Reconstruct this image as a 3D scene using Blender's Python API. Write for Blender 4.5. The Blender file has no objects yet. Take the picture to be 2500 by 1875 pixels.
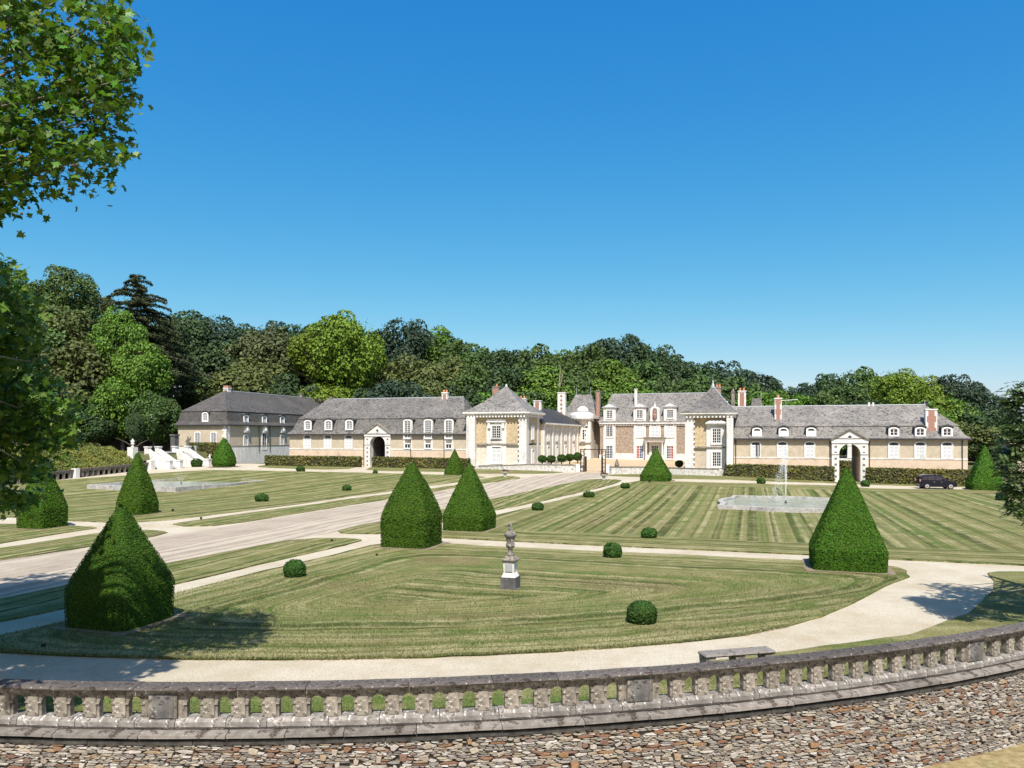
import bpy, math, random
import numpy as np
from mathutils import Vector, Matrix, noise as mnoise
from math import radians as R_, sin, cos, pi, sqrt, hypot

SC = bpy.context.scene
COL = SC.collection
random.seed(7)
RNG = np.random.default_rng(11)

# ------------------------------------------------------------------ camera, sky, sun, exposure
FPX, HORIZON, EYE = 1878.0, 1066.0, 5.4            # focal length in photo pixels, horizon row, eye height (m)
cam_d = bpy.data.cameras.new('camera')
cam = bpy.data.objects.new('camera', cam_d); COL.objects.link(cam)
cam.location = (0, 0, EYE); cam.rotation_euler = (R_(90), 0, 0)
cam_d.sensor_width = 36; cam_d.lens = 36 * FPX / 2500
cam_d.shift_y = (HORIZON - 937.5) / 2500
cam_d.clip_start = 0.1; cam_d.clip_end = 6000
SC.camera = cam

TH = R_(17.3)                                       # the park's axis is turned this much from the view
E1 = Vector((cos(TH), -sin(TH))); E2 = Vector((sin(TH), cos(TH)))
SUN_EL = R_(55); BETA = R_(20)
sun_from = Vector((-E2.x * cos(BETA) + E1.x * sin(BETA), -E2.y * cos(BETA) + E1.y * sin(BETA)))
SUN_DIR = Vector((sun_from.x * cos(SUN_EL), sun_from.y * cos(SUN_EL), sin(SUN_EL)))

world = bpy.data.worlds.new('World'); SC.world = world; world.use_nodes = True
wn = world.node_tree.nodes; wl = world.node_tree.links
bg = wn['Background']
sky = wn.new('ShaderNodeTexSky'); sky.sky_type = 'NISHITA'; sky.sun_disc = False
sky.sun_elevation = SUN_EL; sky.sun_rotation = math.atan2(sun_from.x, sun_from.y)
sky.altitude = 0; sky.air_density = 0.7; sky.dust_density = 1.0; sky.ozone_density = 4.0
# the phone's colour response to the blue sky: one gain and gamma per channel, the same over the whole dome
sp = wn.new('ShaderNodeSeparateColor'); cb = wn.new('ShaderNodeCombineColor'); wl.new(sky.outputs[0], sp.inputs[0])
for i, (gain, gam) in enumerate(((3.35, 2.01), (.91, .88), (.63, .35))):
    a = wn.new('ShaderNodeMath'); a.operation = 'MULTIPLY'; a.inputs[1].default_value = .1; wl.new(sp.outputs[i], a.inputs[0])
    p_ = wn.new('ShaderNodeMath'); p_.operation = 'POWER'; p_.inputs[1].default_value = gam; wl.new(a.outputs[0], p_.inputs[0])
    m_ = wn.new('ShaderNodeMath'); m_.operation = 'MULTIPLY'; m_.inputs[1].default_value = gain*10; wl.new(p_.outputs[0], m_.inputs[0])
    c_ = wn.new('ShaderNodeMath'); c_.operation = 'MINIMUM'; c_.inputs[1].default_value = 11.0; wl.new(m_.outputs[0], c_.inputs[0]); wl.new(c_.outputs[0], cb.inputs[i])
wl.new(cb.outputs[0], bg.inputs['Color'])
bg.inputs['Strength'].default_value = 0.10

sun_d = bpy.data.lights.new('sun', 'SUN'); sun = bpy.data.objects.new('sun', sun_d); COL.objects.link(sun)
sun_d.energy = 4.4; sun_d.angle = R_(0.53); sun_d.color = (1.0, 0.955, 0.88)
sun.rotation_euler = SUN_DIR.to_track_quat('Z', 'Y').to_euler()

SC.view_settings.view_transform = 'Standard'; SC.view_settings.look = 'None'
SC.view_settings.exposure = 0.75; SC.view_settings.gamma = 1.0
SC.view_settings.use_curve_mapping = False
SC.cycles.max_bounces = 6; SC.cycles.diffuse_bounces = 3; SC.cycles.transparent_max_bounces = 8

# ------------------------------------------------------------------ ground shape and surveying helpers
OX, OY = -18.6, 107.0                               # origin of the chateau's own frame: middle of the left archway
def st(x, y):
    dx, dy = x - OX, y - OY
    return dx * E1.x + dy * E1.y, dx * E2.x + dy * E2.y
def xy(s, t):
    return OX + s * E1.x + t * E2.x, OY + s * E1.y + t * E2.y
def sst(a, b, x):
    k = min(1, max(0, (x - a) / (b - a))); return k * k * (3 - 2 * k)
KN = [(-80, 1.3), (-26, 1.27), (0, 1.2), (22, 1.07), (42, .78), (48, .66), (56, .33), (62, .12), (72, .03), (82, -.05), (200, -.05)]
def prof(s):
    if s <= KN[0][0]: return KN[0][1]
    for (a, za), (b, zb) in zip(KN, KN[1:]):
        if s <= b: return za + (zb - za) * (s - a) / (b - a)
    return KN[-1][1]
def g(x, y):
    s, t = st(x, y)
    z = prof(s) * sst(-46, -2, t) + 0.022 * min(40, max(0, t - 1)) * (1 - sst(44, 52, s)) * sst(6, 14, s)
    hill = sst(142, 215, y) * (9 - 7.5 * sst(-10, 70, x))
    return z + hill
def at(u, v, dz=0.0):
    """where the sight line through photo point (u, v) meets the ground (plus dz): a plan survey of the park"""
    a, b = (u - 1250) / FPX, (v - HORIZON) / FPX
    lo = 8.0; prev = lo; y = lo
    while y < 400:
        if EYE - b * y <= g(a * y, y) + dz: break
        prev = y; y *= 1.02
    lo, hi = prev, y
    for _ in range(30):
        m = .5 * (lo + hi)
        if EYE - b * m <= g(a * m, m) + dz: hi = m
        else: lo = m
    return Vector((a * hi, hi, g(a * hi, hi) + dz))
def z_at(v, y): return EYE - (v - HORIZON) / FPX * y
CX, CY, RB = -6.0, 54.05, 40.0                      # centre and radius of the curved balustrade
def arc_xy(phi, r): return CX + r * sin(phi), CY - r * cos(phi)

# ------------------------------------------------------------------ mesh helpers
class MB:
    def __init__(s): s.v = []; s.f = []; s.m = []
    def add(s, vs, fs, m=0):
        o = len(s.v); s.v += [tuple(p) for p in vs]
        s.f += [tuple(i + o for i in f) for f in fs]; s.m += [m] * len(fs)
        return s
    def box(s, x0, x1, y0, y1, z0, z1, m=0):
        vs = [(x0,y0,z0),(x1,y0,z0),(x1,y1,z0),(x0,y1,z0),(x0,y0,z1),(x1,y0,z1),(x1,y1,z1),(x0,y1,z1)]
        return s.add(vs, [(0,3,2,1),(4,5,6,7),(0,1,5,4),(1,2,6,5),(2,3,7,6),(3,0,4,7)], m)
    def frustum(s, x0, x1, y0, y1, z0, X0, X1, Y0, Y1, z1, m=0):
        vs = [(x0,y0,z0),(x1,y0,z0),(x1,y1,z0),(x0,y1,z0),(X0,Y0,z1),(X1,Y0,z1),(X1,Y1,z1),(X0,Y1,z1)]
        return s.add(vs, [(0,3,2,1),(4,5,6,7),(0,1,5,4),(1,2,6,5),(2,3,7,6),(3,0,4,7)], m)
    def prism_y(s, poly, y0, y1, m=0):              # outline in x, z pushed along y (outline counter-clockwise seen from -y)
        n = len(poly)
        vs = [(x, y0, z) for x, z in poly] + [(x, y1, z) for x, z in poly]
        fs = [tuple(range(n)), tuple(range(2*n-1, n-1, -1))]
        fs += [(i, n+i, n+(i+1)%n, (i+1)%n) for i in range(n)]
        return s.add(vs, fs, m)
    def prism_x(s, poly, x0, x1, m=0):              # outline in y, z pushed along x
        n = len(poly)
        vs = [(x0, y, z) for y, z in poly] + [(x1, y, z) for y, z in poly]
        fs = [tuple(range(n-1, -1, -1)), tuple(range(n, 2*n))]
        fs += [(i, (i+1)%n, n+(i+1)%n, n+i) for i in range(n)]
        return s.add(vs, fs, m)
    def ring_y(s, outer, inner, y0, y1, m=0):       # a frame between two outlines with the same point count
        n = len(outer)
        vs = [(x,y0,z) for x,z in outer] + [(x,y0,z) for x,z in inner] + [(x,y1,z) for x,z in outer] + [(x,y1,z) for x,z in inner]
        fs = []
        for i in range(n):
            j = (i+1) % n
            fs += [(i,j,n+j,n+i), (2*n+i,3*n+i,3*n+j,2*n+j), (i,2*n+i,2*n+j,j), (n+i,n+j,3*n+j,3*n+i)]
        return s.add(vs, fs, m)
    def lathe(s, prof_, cx=0, cy=0, n=12, m=0):
        vs = [(cx + r*cos(2*pi*i/n), cy + r*sin(2*pi*i/n), z) for r, z in prof_ for i in range(n)]
        k = len(prof_)
        fs = [(a*n+i, a*n+(i+1)%n, (a+1)*n+(i+1)%n, (a+1)*n+i) for a in range(k-1) for i in range(n)]
        fs += [tuple(range(n-1, -1, -1)), tuple(range((k-1)*n, k*n))]
        return s.add(vs, fs, m)
    def tube(s, pts, rad, n=7, m=0):
        pts = [Vector(p) for p in pts]; vs = []
        for i, p in enumerate(pts):
            d = (pts[min(i+1, len(pts)-1)] - pts[max(i-1, 0)]).normalized()
            a = d.orthogonal().normalized(); b = d.cross(a)
            r = rad[i] if hasattr(rad, '__len__') else rad
            vs += [p + a*r*cos(2*pi*k/n) + b*r*sin(2*pi*k/n) for k in range(n)]
        fs = [(i*n+k, i*n+(k+1)%n, (i+1)*n+(k+1)%n, (i+1)*n+k) for i in range(len(pts)-1) for k in range(n)]
        fs += [tuple(range(n-1,-1,-1)), tuple(range((len(pts)-1)*n, len(pts)*n))]
        return s.add(vs, fs, m)
    def mesh(s, name, mats, off=(0,0,0), smooth=False):
        me = bpy.data.meshes.new(name)
        ox, oy, oz = off
        me.from_pydata([(x-ox, y-oy, z-oz) for x, y, z in s.v], [], s.f)
        for mt in (mats if isinstance(mats, (list, tuple)) else [mats]): me.materials.append(mt)
        if any(s.m): me.polygons.foreach_set('material_index', s.m)
        if smooth: me.polygons.foreach_set('use_smooth', [True]*len(s.f))
        me.update(); return me

def link(name, me, parent=None):
    o = bpy.data.objects.new(name, me); COL.objects.link(o)
    if parent: o.parent = parent
    return o
def tag(o, label=None, cat=None, group=None, kind=None):
    if label: o['label'] = label
    if cat: o['category'] = cat
    if group: o['group'] = group
    if kind: o['kind'] = kind
    return o

class Thing:
    """an Empty at the thing's base; parts are given in the frame (ox, oy, oz) of the builder and stored relative to the Empty"""
    def __init__(s, name, label, cat, loc, rz=0, off=(0,0,0), group=None):
        s.o = bpy.data.objects.new(name, None); COL.objects.link(s.o)
        s.o.location = loc; s.o.rotation_euler = (0, 0, rz); s.off = off
        s.o.empty_display_size = .5
        tag(s.o, label, cat, group)
    def part(s, name, mb, mats, parent=None, smooth=False):
        return link(name, mb.mesh(name, mats, s.off, smooth), parent or s.o)
    def put(s, name, me, loc, rz=0, parent=None, scale=None):
        o = link(name, me, parent or s.o)
        o.location = (loc[0]-s.off[0], loc[1]-s.off[1], loc[2]-s.off[2]); o.rotation_euler = (0, 0, rz)
        if scale: o.scale = scale
        return o
def chateau_thing(name, label, cat, s, t, z, group=None):
    x, y = xy(s, t)
    return Thing(name, label, cat, (x, y, z), -TH, (s, t, z), group)

def np_mesh(name, V, F, mats, matidx=None, smooth=False):
    """V (n,3), F (k,m) arrays with constant corner count"""
    me = bpy.data.meshes.new(name)
    n, k, m = len(V), len(F), F.shape[1]
    me.vertices.add(n); me.vertices.foreach_set('co', np.ascontiguousarray(V, dtype=np.float32).ravel())
    me.loops.add(k*m); me.loops.foreach_set('vertex_index', np.ascontiguousarray(F, dtype=np.int32).ravel())
    me.polygons.add(k); me.polygons.foreach_set('loop_start', np.arange(0, k*m, m, dtype=np.int32))
    for mt in mats: me.materials.append(mt)
    if matidx is not None: me.polygons.foreach_set('material_index', np.ascontiguousarray(matidx, dtype=np.int32))
    if smooth: me.polygons.foreach_set('use_smooth', np.ones(k, dtype=bool))
    me.update(calc_edges=True); me.validate(); return me

def unit(a): return a / np.maximum(1e-9, np.linalg.norm(a, axis=-1, keepdims=True))
def cards(P, N, size, aspect=.6, tilt=.6, rng=RNG):
    """leaf-like diamonds at points P, facing about N"""
    n = len(P)
    N = unit(N + tilt * rng.normal(size=(n, 3)))
    A = unit(np.cross(N, rng.normal(size=(n, 3)))); B = np.cross(N, A)
    L = (size if hasattr(size, '__len__') else np.full(n, size))[:, None] * (.7 + .6*rng.random((n, 1)))
    V = np.stack([P - A*L*.5, P + B*L*.5*aspect, P + A*L*.5, P - B*L*.5*aspect], 1).reshape(-1, 3)
    F = np.arange(4*n).reshape(n, 4)
    return V, F

# ------------------------------------------------------------------ materials
def new_mat(name):
    m = bpy.data.materials.new(name); m.use_nodes = True
    nt = m.node_tree; b = nt.nodes['Principled BSDF']
    b.inputs['Specular IOR Level'].default_value = .25
    return m, nt, b
class NT:
    def __init__(s, nt): s.nt = nt; s.L = nt.links
    def n(s, typ, **kw):
        x = s.nt.nodes.new(typ)
        for k, v in kw.items():
            if k.startswith('_'): setattr(x, k[1:], v)
            else: x.inputs[k.replace('9', ' ')].default_value = v
        return x
    def noise(s, vec, scale, detail=4, rough=.6, dim='3D'):
        x = s.n('ShaderNodeTexNoise', _noise_dimensions=dim, Scale=scale, Detail=detail, Roughness=rough)
        if vec is not None: s.L.new(vec, x.inputs['W' if dim == '1D' else 'Vector'])
        return x.outputs['Fac']
    def ramp(s, fac, stops, interp='LINEAR'):
        x = s.n('ShaderNodeValToRGB'); r = x.color_ramp; r.interpolation = interp
        while len(r.elements) < len(stops): r.elements.new(.5)
        for e, (p, c) in zip(r.elements, stops):
            e.position = p; e.color = (*c, 1) if len(c) == 3 else c
        s.L.new(fac, x.inputs['Fac']); return x.outputs['Color']
    def mix(s, fac, a, b, mode='MIX'):
        x = s.n('ShaderNodeMix', _data_type='RGBA', _blend_type=mode)
        for sock, v in ((x.inputs[0], fac), (x.inputs[6], a), (x.inputs[7], b)):
            if hasattr(v, 'default_value'): s.L.new(v, sock)
            elif hasattr(v, '__len__'): sock.default_value = (*v, 1)
            else: sock.default_value = v
        return x.outputs[2]
    def math(s, op, a, b=None, c=None):
        x = s.n('ShaderNodeMath', _operation=op)
        for i, v in enumerate((a, b, c)):
            if v is None: continue
            if hasattr(v, 'default_value'): s.L.new(v, x.inputs[i])
            else: x.inputs[i].default_value = v
        return x.outputs[0]
    def step(s, fac, lo, hi):
        x = s.n('ShaderNodeMapRange'); s.L.new(fac, x.inputs[0])
        x.inputs[1].default_value = lo; x.inputs[2].default_value = hi
        return x.outputs[0]
    def pos(s): return s.n('ShaderNodeNewGeometry').outputs['Position']
    def obj(s): return s.n('ShaderNodeTexCoord').outputs['Object']
    def bump(s, h, strength, dist, b):
        x = s.n('ShaderNodeBump', Strength=strength, Distance=dist); s.L.new(h, x.inputs['Height'])
        s.L.new(x.outputs[0], b.inputs['Normal'])
def grainy(name, c0, c1, scale, rough=.85, bump=.3, spots=(), streak=None, detail=6, dist=.02, objvar=0.):
    """two-tone noise, then patches: spots = (colour, noise scale, lo, hi)"""
    m, nt, b = new_mat(name); t = NT(nt); p = t.obj()
    n1 = t.noise(p, scale, detail, .65)
    col = t.ramp(n1, [(.3, c0), (.7, c1)])
    for c, sc, lo, hi in spots:
        col = t.mix(t.step(t.noise(p, sc, 6, .7), lo, hi), col, c)
    if streak:
        mp = t.n('ShaderNodeMapping'); mp.inputs['Scale'].default_value = (1, 1, .12); t.L.new(p, mp.inputs[0])
        col = t.mix(t.step(t.noise(mp.outputs[0], streak[1], 5, .6), .5, .75), col, streak[0])
    if objvar:
        h = t.n('ShaderNodeHueSaturation'); t.L.new(t.math('MULTIPLY_ADD', t.n('ShaderNodeObjectInfo').outputs['Random'], 2*objvar, 1-objvar), h.inputs['Value'])
        t.L.new(col, h.inputs['Color']); col = h.outputs[0]
    t.L.new(col, b.inputs['Base Color']); b.inputs['Roughness'].default_value = rough
    if bump: t.bump(n1, bump, dist, b)
    return m
def plain(name, c, rough=.7, metallic=0., spec=.25):
    m, nt, b = new_mat(name); t = NT(nt)
    n1 = t.noise(t.obj(), 9, 3)
    t.L.new(t.ramp(n1, [(.25, [k*.86 for k in c]), (.75, [min(1, k*1.1) for k in c])]), b.inputs['Base Color'])
    b.inputs['Roughness'].default_value = rough; b.inputs['Metallic'].default_value = metallic
    b.inputs['Specular IOR Level'].default_value = spec
    return m
def leafy(name, cols, trans=.25, rough=.55, objvar=0., scale=0., spec=.3):
    """leaf colours spread over the separate leaves of a mesh"""
    m, nt, b = new_mat(name); t = NT(nt)
    geo = t.n('ShaderNodeNewGeometry')
    k = len(cols)
    col = t.ramp(geo.outputs['Random Per Island'], [((i+.5)/k, c) for i, c in enumerate(cols)])
    if objvar:
        oi = t.n('ShaderNodeObjectInfo')
        h = t.n('ShaderNodeHueSaturation')
        t.L.new(t.math('MULTIPLY_ADD', oi.outputs['Random'], .05*objvar, .5-.025*objvar), h.inputs['Hue'])
        t.L.new(t.math('MULTIPLY_ADD', oi.outputs['Random'], .7*objvar, 1-.35*objvar), h.inputs['Value'])
        t.L.new(col, h.inputs['Color']); col = h.outputs[0]
    if scale:
        col = t.mix(t.step(t.noise(t.obj(), scale, 3), .35, .7), col, t.mix(.5, col, (.30, .24, .05)))
    t.L.new(col, b.inputs['Base Color']); b.inputs['Roughness'].default_value = rough
    b.inputs['Specular IOR Level'].default_value = spec
    if trans:
        tr = t.n('ShaderNodeBsdfTranslucent'); mx = t.n('ShaderNodeMixShader'); mx.inputs[0].default_value = trans
        t.L.new(t.mix(.5, col, t.mix(1., col, (1.6, 1.6, .5), 'MULTIPLY')), tr.inputs[0])
        t.L.new(b.outputs[0], mx.inputs[1]); t.L.new(tr.outputs[0], mx.inputs[2])
        t.L.new(mx.outputs[0], nt.nodes['Material Output'].inputs[0])
    return m

STRAW, MID, GRN, DRK, BRN = (.39,.345,.19), (.20,.19,.075), (.105,.15,.036), (.068,.082,.022), (.19,.135,.075)
def grass_mat(name, lines, freq=1.0, arc=False, patch=.09, straw=.5, green=.5, contrast=1.0, core=None, wobble=.8):
    """mown lawn: the mower runs along the nearest of the given lines (nx, ny, d) and, if arc, round the balustrade centre"""
    m, nt, b = new_mat(name); t = NT(nt); p = t.pos()
    sep = t.n('ShaderNodeSeparateXYZ'); t.L.new(p, sep.inputs[0])
    x, y = sep.outputs[0], sep.outputs[1]
    ds = []
    for nx, ny, d in lines:
        ds.append(t.math('SUBTRACT', t.math('ADD', t.math('MULTIPLY', x, nx), t.math('MULTIPLY', y, ny)), d))
    if arc:
        dx, dy = t.math('SUBTRACT', x, CX), t.math('SUBTRACT', y, CY)
        r = t.math('SQRT', t.math('ADD', t.math('MULTIPLY', dx, dx), t.math('MULTIPLY', dy, dy)))
        ds.append(t.math('SUBTRACT', 35.5, r))
    d = ds[0]
    for e in ds[1:]: d = t.math('SMOOTH_MIN', d, e, 3.5)
    fade = None
    if core:                                          # the middle is mown straight, along the cross path
        k_ = t.step(d, *core); fade = t.math('SUBTRACT', 1., t.math('MULTIPLY', t.math('MULTIPLY', k_, 4.), t.math('SUBTRACT', 1., k_))); d = t.math('ADD', t.math('MULTIPLY', d, t.math('SUBTRACT', 1., k_)), t.math('MULTIPLY', ds[0], k_))
    wob = t.math('MULTIPLY_ADD', t.noise(p, .3, 3, .6), wobble, -wobble/2)
    d = t.math('ADD', d, wob)
    def lines_(f, off, lo, hi, msc, mlo, mhi):
        l = t.step(t.noise(t.math('ADD', d, off), f, 2, .5, '1D'), lo, hi)
        l = t.math('MULTIPLY', l, t.step(t.noise(p, msc, 4, .7), mlo, mhi))
        return t.math('MULTIPLY', l, fade) if fade is not None else l
    base = t.math('ADD', t.math('MULTIPLY', t.noise(d, .9*freq, 3, .6, '1D'), .6), t.math('MULTIPLY', t.noise(p, .55, 6, .7), .4))
    if core: base = t.math('ADD', base, t.math('MULTIPLY', t.math('MULTIPLY', t.math('SINE', t.math('MULTIPLY', d, 2*pi/1.25)), fade), .085))
    col = t.ramp(base, [(.38, GRN), (.50, MID), (.64, tuple(.5*a_+.5*b_ for a_, b_ in zip(MID, STRAW)))])
    col = t.mix(t.math('MULTIPLY', t.step(t.noise(p, patch, 4, .6), .48, .66), green), col, t.mix(.6, col, (.10, .165, .04)))
    col = t.mix(t.math('MULTIPLY', lines_(2.1*freq, 0, .52, .60, .55, .36, .6), min(1, .72*contrast)), col, STRAW)
    col = t.mix(t.math('MULTIPLY', lines_(2.3*freq, 31.7, .51, .62, .4, .28, .52), min(1, .80*contrast)), col, DRK)
    col = t.mix(t.math('MULTIPLY', lines_(6.5*freq, 77.1, .5, .68, .7, .35, .6), .45*contrast), col, DRK)
    col = t.mix(t.math('MULTIPLY', t.step(t.noise(p, patch*1.7, 5, .7), .52, .70), straw), col, t.mix(.75, col, BRN))
    col = t.mix(t.math('MULTIPLY', t.step(t.noise(p, 1.1, 6, .75), .52, .72), .5), col, t.mix(.6, col, STRAW))
    tuft = t.noise(p, 17, 4, .75)
    col = t.mix(t.step(tuft, .40, .64), t.mix(1., col, (.58, .62, .55), 'MULTIPLY'), t.mix(1., col, (1.32, 1.27, 1.25), 'MULTIPLY'))
    t.L.new(col, b.inputs['Base Color']); b.inputs['Roughness'].default_value = .9
    b.inputs['Specular IOR Level'].default_value = .1
    t.bump(t.noise(p, 30, 3, .7), .9, .05, b)
    return m
def gravel_mat(name, c0, c1, patchcol, worn=None):
    m, nt, b = new_mat(name); t = NT(nt); p = t.pos()
    fine = t.noise(p, 21, 4, .85)
    col = t.ramp(fine, [(.30, [k*.80 for k in c0]), (.45, c0), (.62, c1)])
    col = t.mix(t.math('MULTIPLY', t.step(t.noise(p, .35, 6, .7), .42, .70), .75), col, patchcol)
    col = t.mix(t.math('MULTIPLY', t.step(t.noise(p, 1.9, 7, .8), .50, .66), .55), col, t.mix(.65, col, patchcol))
    col = t.mix(t.math('MULTIPLY', t.step(t.noise(p, 7.5, 5, .8), .57, .68), .5), col, [k*.55 for k in patchcol])
    col = t.mix(t.math('MULTIPLY', t.step(t.noise(p, 11, 2, .5), .70, .74), .8), col, (.10, .12, .04))
    if worn:                                          # wheel tracks along the way
        sx = t.n('ShaderNodeSeparateXYZ'); t.L.new(p, sx.inputs[0])
        w_ = t.math('ADD', t.math('MULTIPLY', sx.outputs[0], worn[0]), t.math('MULTIPLY', sx.outputs[1], worn[1]))
        w_ = t.math('ADD', w_, t.math('MULTIPLY', t.noise(p, .12, 3), 1.5))
        col = t.mix(t.math('MULTIPLY', t.step(t.noise(w_, 1.5, 3, .6, '1D'), .48, .64), .7), col, c1)
        col = t.mix(t.math('MULTIPLY', t.step(t.noise(t.math('ADD', w_, 40.), 2.2, 3, .6, '1D'), .52, .68), .5), col, patchcol)
    t.L.new(col, b.inputs['Base Color']); b.inputs['Roughness'].default_value = .95
    b.inputs['Specular IOR Level'].default_value = .1
    t.bump(t.noise(p, 33, 3, .8), .7, .03, b)
    return m

M = {}
M['gravel'] = gravel_mat('pale_gravel', (.43,.375,.285), (.60,.545,.445), (.345,.28,.18))
M['drive'] = gravel_mat('drive_gravel', (.325,.27,.21), (.50,.435,.345), (.235,.19,.145), (E1.x, E1.y))
M['court'] = gravel_mat('court_sand', (.44,.33,.21), (.56,.44,.30), (.38,.28,.17))
M['soil'] = grainy('woodland_floor', (.05,.06,.02), (.12,.12,.05), .6, .95, .3)
M['dry'] = grainy('dry_grass', (.16,.12,.055), (.34,.27,.14), 7, .95, .6, [((.12,.13,.04), 1.2, .55, .7)])
M['baresoil'] = grainy('dry_bare_soil', (.13,.10,.065), (.27,.225,.15), 9, .95, .5)
M['verge'] = grass_mat('verge_grass', [(0, 1, 0)], .4, False, .25, .3, .9, .5)
M['white'] = grainy('white_tuffeau', (.56,.54,.50), (.76,.74,.70), 2.2, .85, .15, [((.42,.40,.36), 1.3, .60, .8)], ((.45,.43,.40), 2.2))
M['shutterfield'] = plain('grey_shutter_field', (.50,.51,.52), .7)
M['white2'] = plain('white_paint', (.78,.78,.77), .6)
M['plaster'] = grainy('beige_plaster', (.38,.32,.235), (.54,.465,.35), 1.6, .95, .2, [((.33,.25,.17), .8, .56, .76), ((.56,.48,.37), 3.5, .58, .72)])
M['plaster2'] = grainy('pink_plaster', (.52,.40,.28), (.66,.53,.40), 1.2, .95, .2, [((.36,.28,.21), .9, .55, .75)])
M['roughcast'] = grainy('ochre_roughcast', (.30,.235,.14), (.60,.48,.31), 5.5, .95, .5, [((.20,.16,.11), 8, .6, .7)])
M['palecast'] = grainy('pale_roughcast', (.42,.37,.29), (.72,.66,.56), 5.5, .95, .5, [((.28,.24,.19), 6, .6, .72)])
M['schist'] = grainy('brown_schist', (.12,.08,.06), (.46,.37,.28), 6.5, .95, .7, [((.60,.54,.46), 4, .55, .68), ((.10,.07,.06), 7, .58, .7)], dist=.05)
def slate_mat(name, dark, light, miss, hi):
    m, nt, b = new_mat(name); t = NT(nt); p = t.obj()
    mp = t.n('ShaderNodeMapping'); mp.inputs['Scale'].default_value = (1, 1, 2.4); t.L.new(p, mp.inputs[0]); q = mp.outputs[0]
    col = t.ramp(t.noise(q, .9, 8, .78), [(.34, dark), (.64, light)])
    col = t.mix(t.step(t.noise(p, .28, 5, .6), .48, .70), col, hi)
    col = t.mix(t.math('MULTIPLY', t.step(t.noise(q, 3.1, 2, .5), .575, .615), .9), col, miss)
    col = t.mix(t.math('MULTIPLY', t.step(t.noise(q, 6.0, 2, .5), .60, .64), .6), col, [k*1.35 for k in hi])
    mp2 = t.n('ShaderNodeMapping'); mp2.inputs['Scale'].default_value = (1, 1, .05); t.L.new(p, mp2.inputs[0])
    col = t.mix(t.math('MULTIPLY', t.step(t.noise(mp2.outputs[0], 1.1, 5), .50, .72), .45), col, dark)
    br = t.n('ShaderNodeTexWave', _bands_direction='Z', Scale=2.6, Distortion=.8); t.L.new(p, br.inputs[0])
    col = t.mix(.2, col, t.mix(br.outputs['Fac'], (.05,.05,.05), col))
    col = t.mix(1., col, (1.05, .99, .92), 'MULTIPLY')
    t.L.new(col, b.inputs['Base Color']); b.inputs['Roughness'].default_value = .7; b.inputs['Specular IOR Level'].default_value = .25
    t.bump(t.noise(q, 3.1, 4, .7), .6, .06, b)
    return m
M['slate'] = slate_mat('lichened_slate', (.075,.075,.078), (.165,.165,.163), (.022,.022,.025), (.20,.198,.19))
M['slate2'] = slate_mat('dark_slate', (.05,.049,.05), (.098,.096,.095), (.03,.03,.033), (.115,.112,.108))
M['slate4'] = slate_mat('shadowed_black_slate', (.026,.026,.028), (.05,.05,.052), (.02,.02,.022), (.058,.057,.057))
M['slate3'] = slate_mat('pale_slate', (.10,.10,.102), (.22,.218,.214), (.028,.028,.03), (.27,.266,.258))
M['gutter'] = plain('zinc_gutter', (.055,.055,.06), .5, .3)
M['zinc'] = plain('pale_zinc', (.45,.46,.47), .45, .4)
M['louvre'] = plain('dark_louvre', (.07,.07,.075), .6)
M['glass'] = None
def glass_mat(name, c, rough=.08):
    m, nt, b = new_mat(name); t = NT(nt)
    t.L.new(t.ramp(t.noise(t.obj(), 2.2, 2), [(.35, [k*.6 for k in c]), (.7, c)]), b.inputs['Base Color'])
    b.inputs['Roughness'].default_value = rough; b.inputs['Specular IOR Level'].default_value = .6
    return m
M['glass'] = glass_mat('dark_window_glass', (.022,.026,.034))
M['redglass'] = glass_mat('red_tinted_glass', (.34,.05,.035))  # panes tinted red
M['blueglass'] = glass_mat('blue_window_glass', (.03,.07,.17))
M['brick'] = grainy('red_brick', (.27,.13,.10), (.40,.225,.175), 9, .9, .3, [((.55,.42,.35), 14, .60, .7)])
M['pot'] = grainy('terracotta', (.42,.17,.09), (.54,.25,.14), 5, .8, .1)
M['iron'] = plain('wrought_iron', (.03,.03,.033), .5, .5)
M['oldstone'] = grainy('weathered_stone', (.115,.100,.082), (.33,.29,.235), 6.5, .95, .6,
                       [((.045,.04,.036), 9, .53, .63), ((.60,.58,.54), 16, .60, .66), ((.42,.22,.06), 3.1, .71, .75)], ((.065,.057,.05), 4.5), dist=.03, objvar=.22)
M['railstone'] = grainy('blackened_coping', (.05,.042,.038), (.165,.145,.128), 6, .95, .6,
                        [((.035,.027,.025), 6, .50, .60), ((.50,.48,.45), 13, .60, .67), ((.13,.065,.045), 1.1, .56, .68)], dist=.03, objvar=.2)
M['sillstone'] = grainy('white_lichen_sill', (.12,.108,.095), (.29,.265,.24), 5, .95, .7,
                        [((.62,.60,.57), 8, .55, .64), ((.055,.045,.04), 7, .54, .62)], dist=.04, objvar=.2)
M['slabstone'] = grainy('grey_ledge_stone', (.13,.115,.10), (.27,.245,.22), 4, .95, .5,
                        [((.06,.048,.04), 4, .53, .62), ((.52,.50,.46), 11, .62, .7)], dist=.03, objvar=.2)
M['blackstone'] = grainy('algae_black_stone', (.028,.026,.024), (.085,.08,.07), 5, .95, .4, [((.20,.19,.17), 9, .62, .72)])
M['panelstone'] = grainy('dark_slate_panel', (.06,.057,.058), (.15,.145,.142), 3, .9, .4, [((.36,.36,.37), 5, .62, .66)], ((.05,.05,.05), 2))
M['pierpanel'] = grainy('worn_dark_panel', (.075,.072,.07), (.19,.18,.17), 4, .9, .5, [((.34,.33,.32), 7, .60, .66), ((.04,.038,.036), 9, .55, .64)], ((.05,.048,.045), 4))
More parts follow.
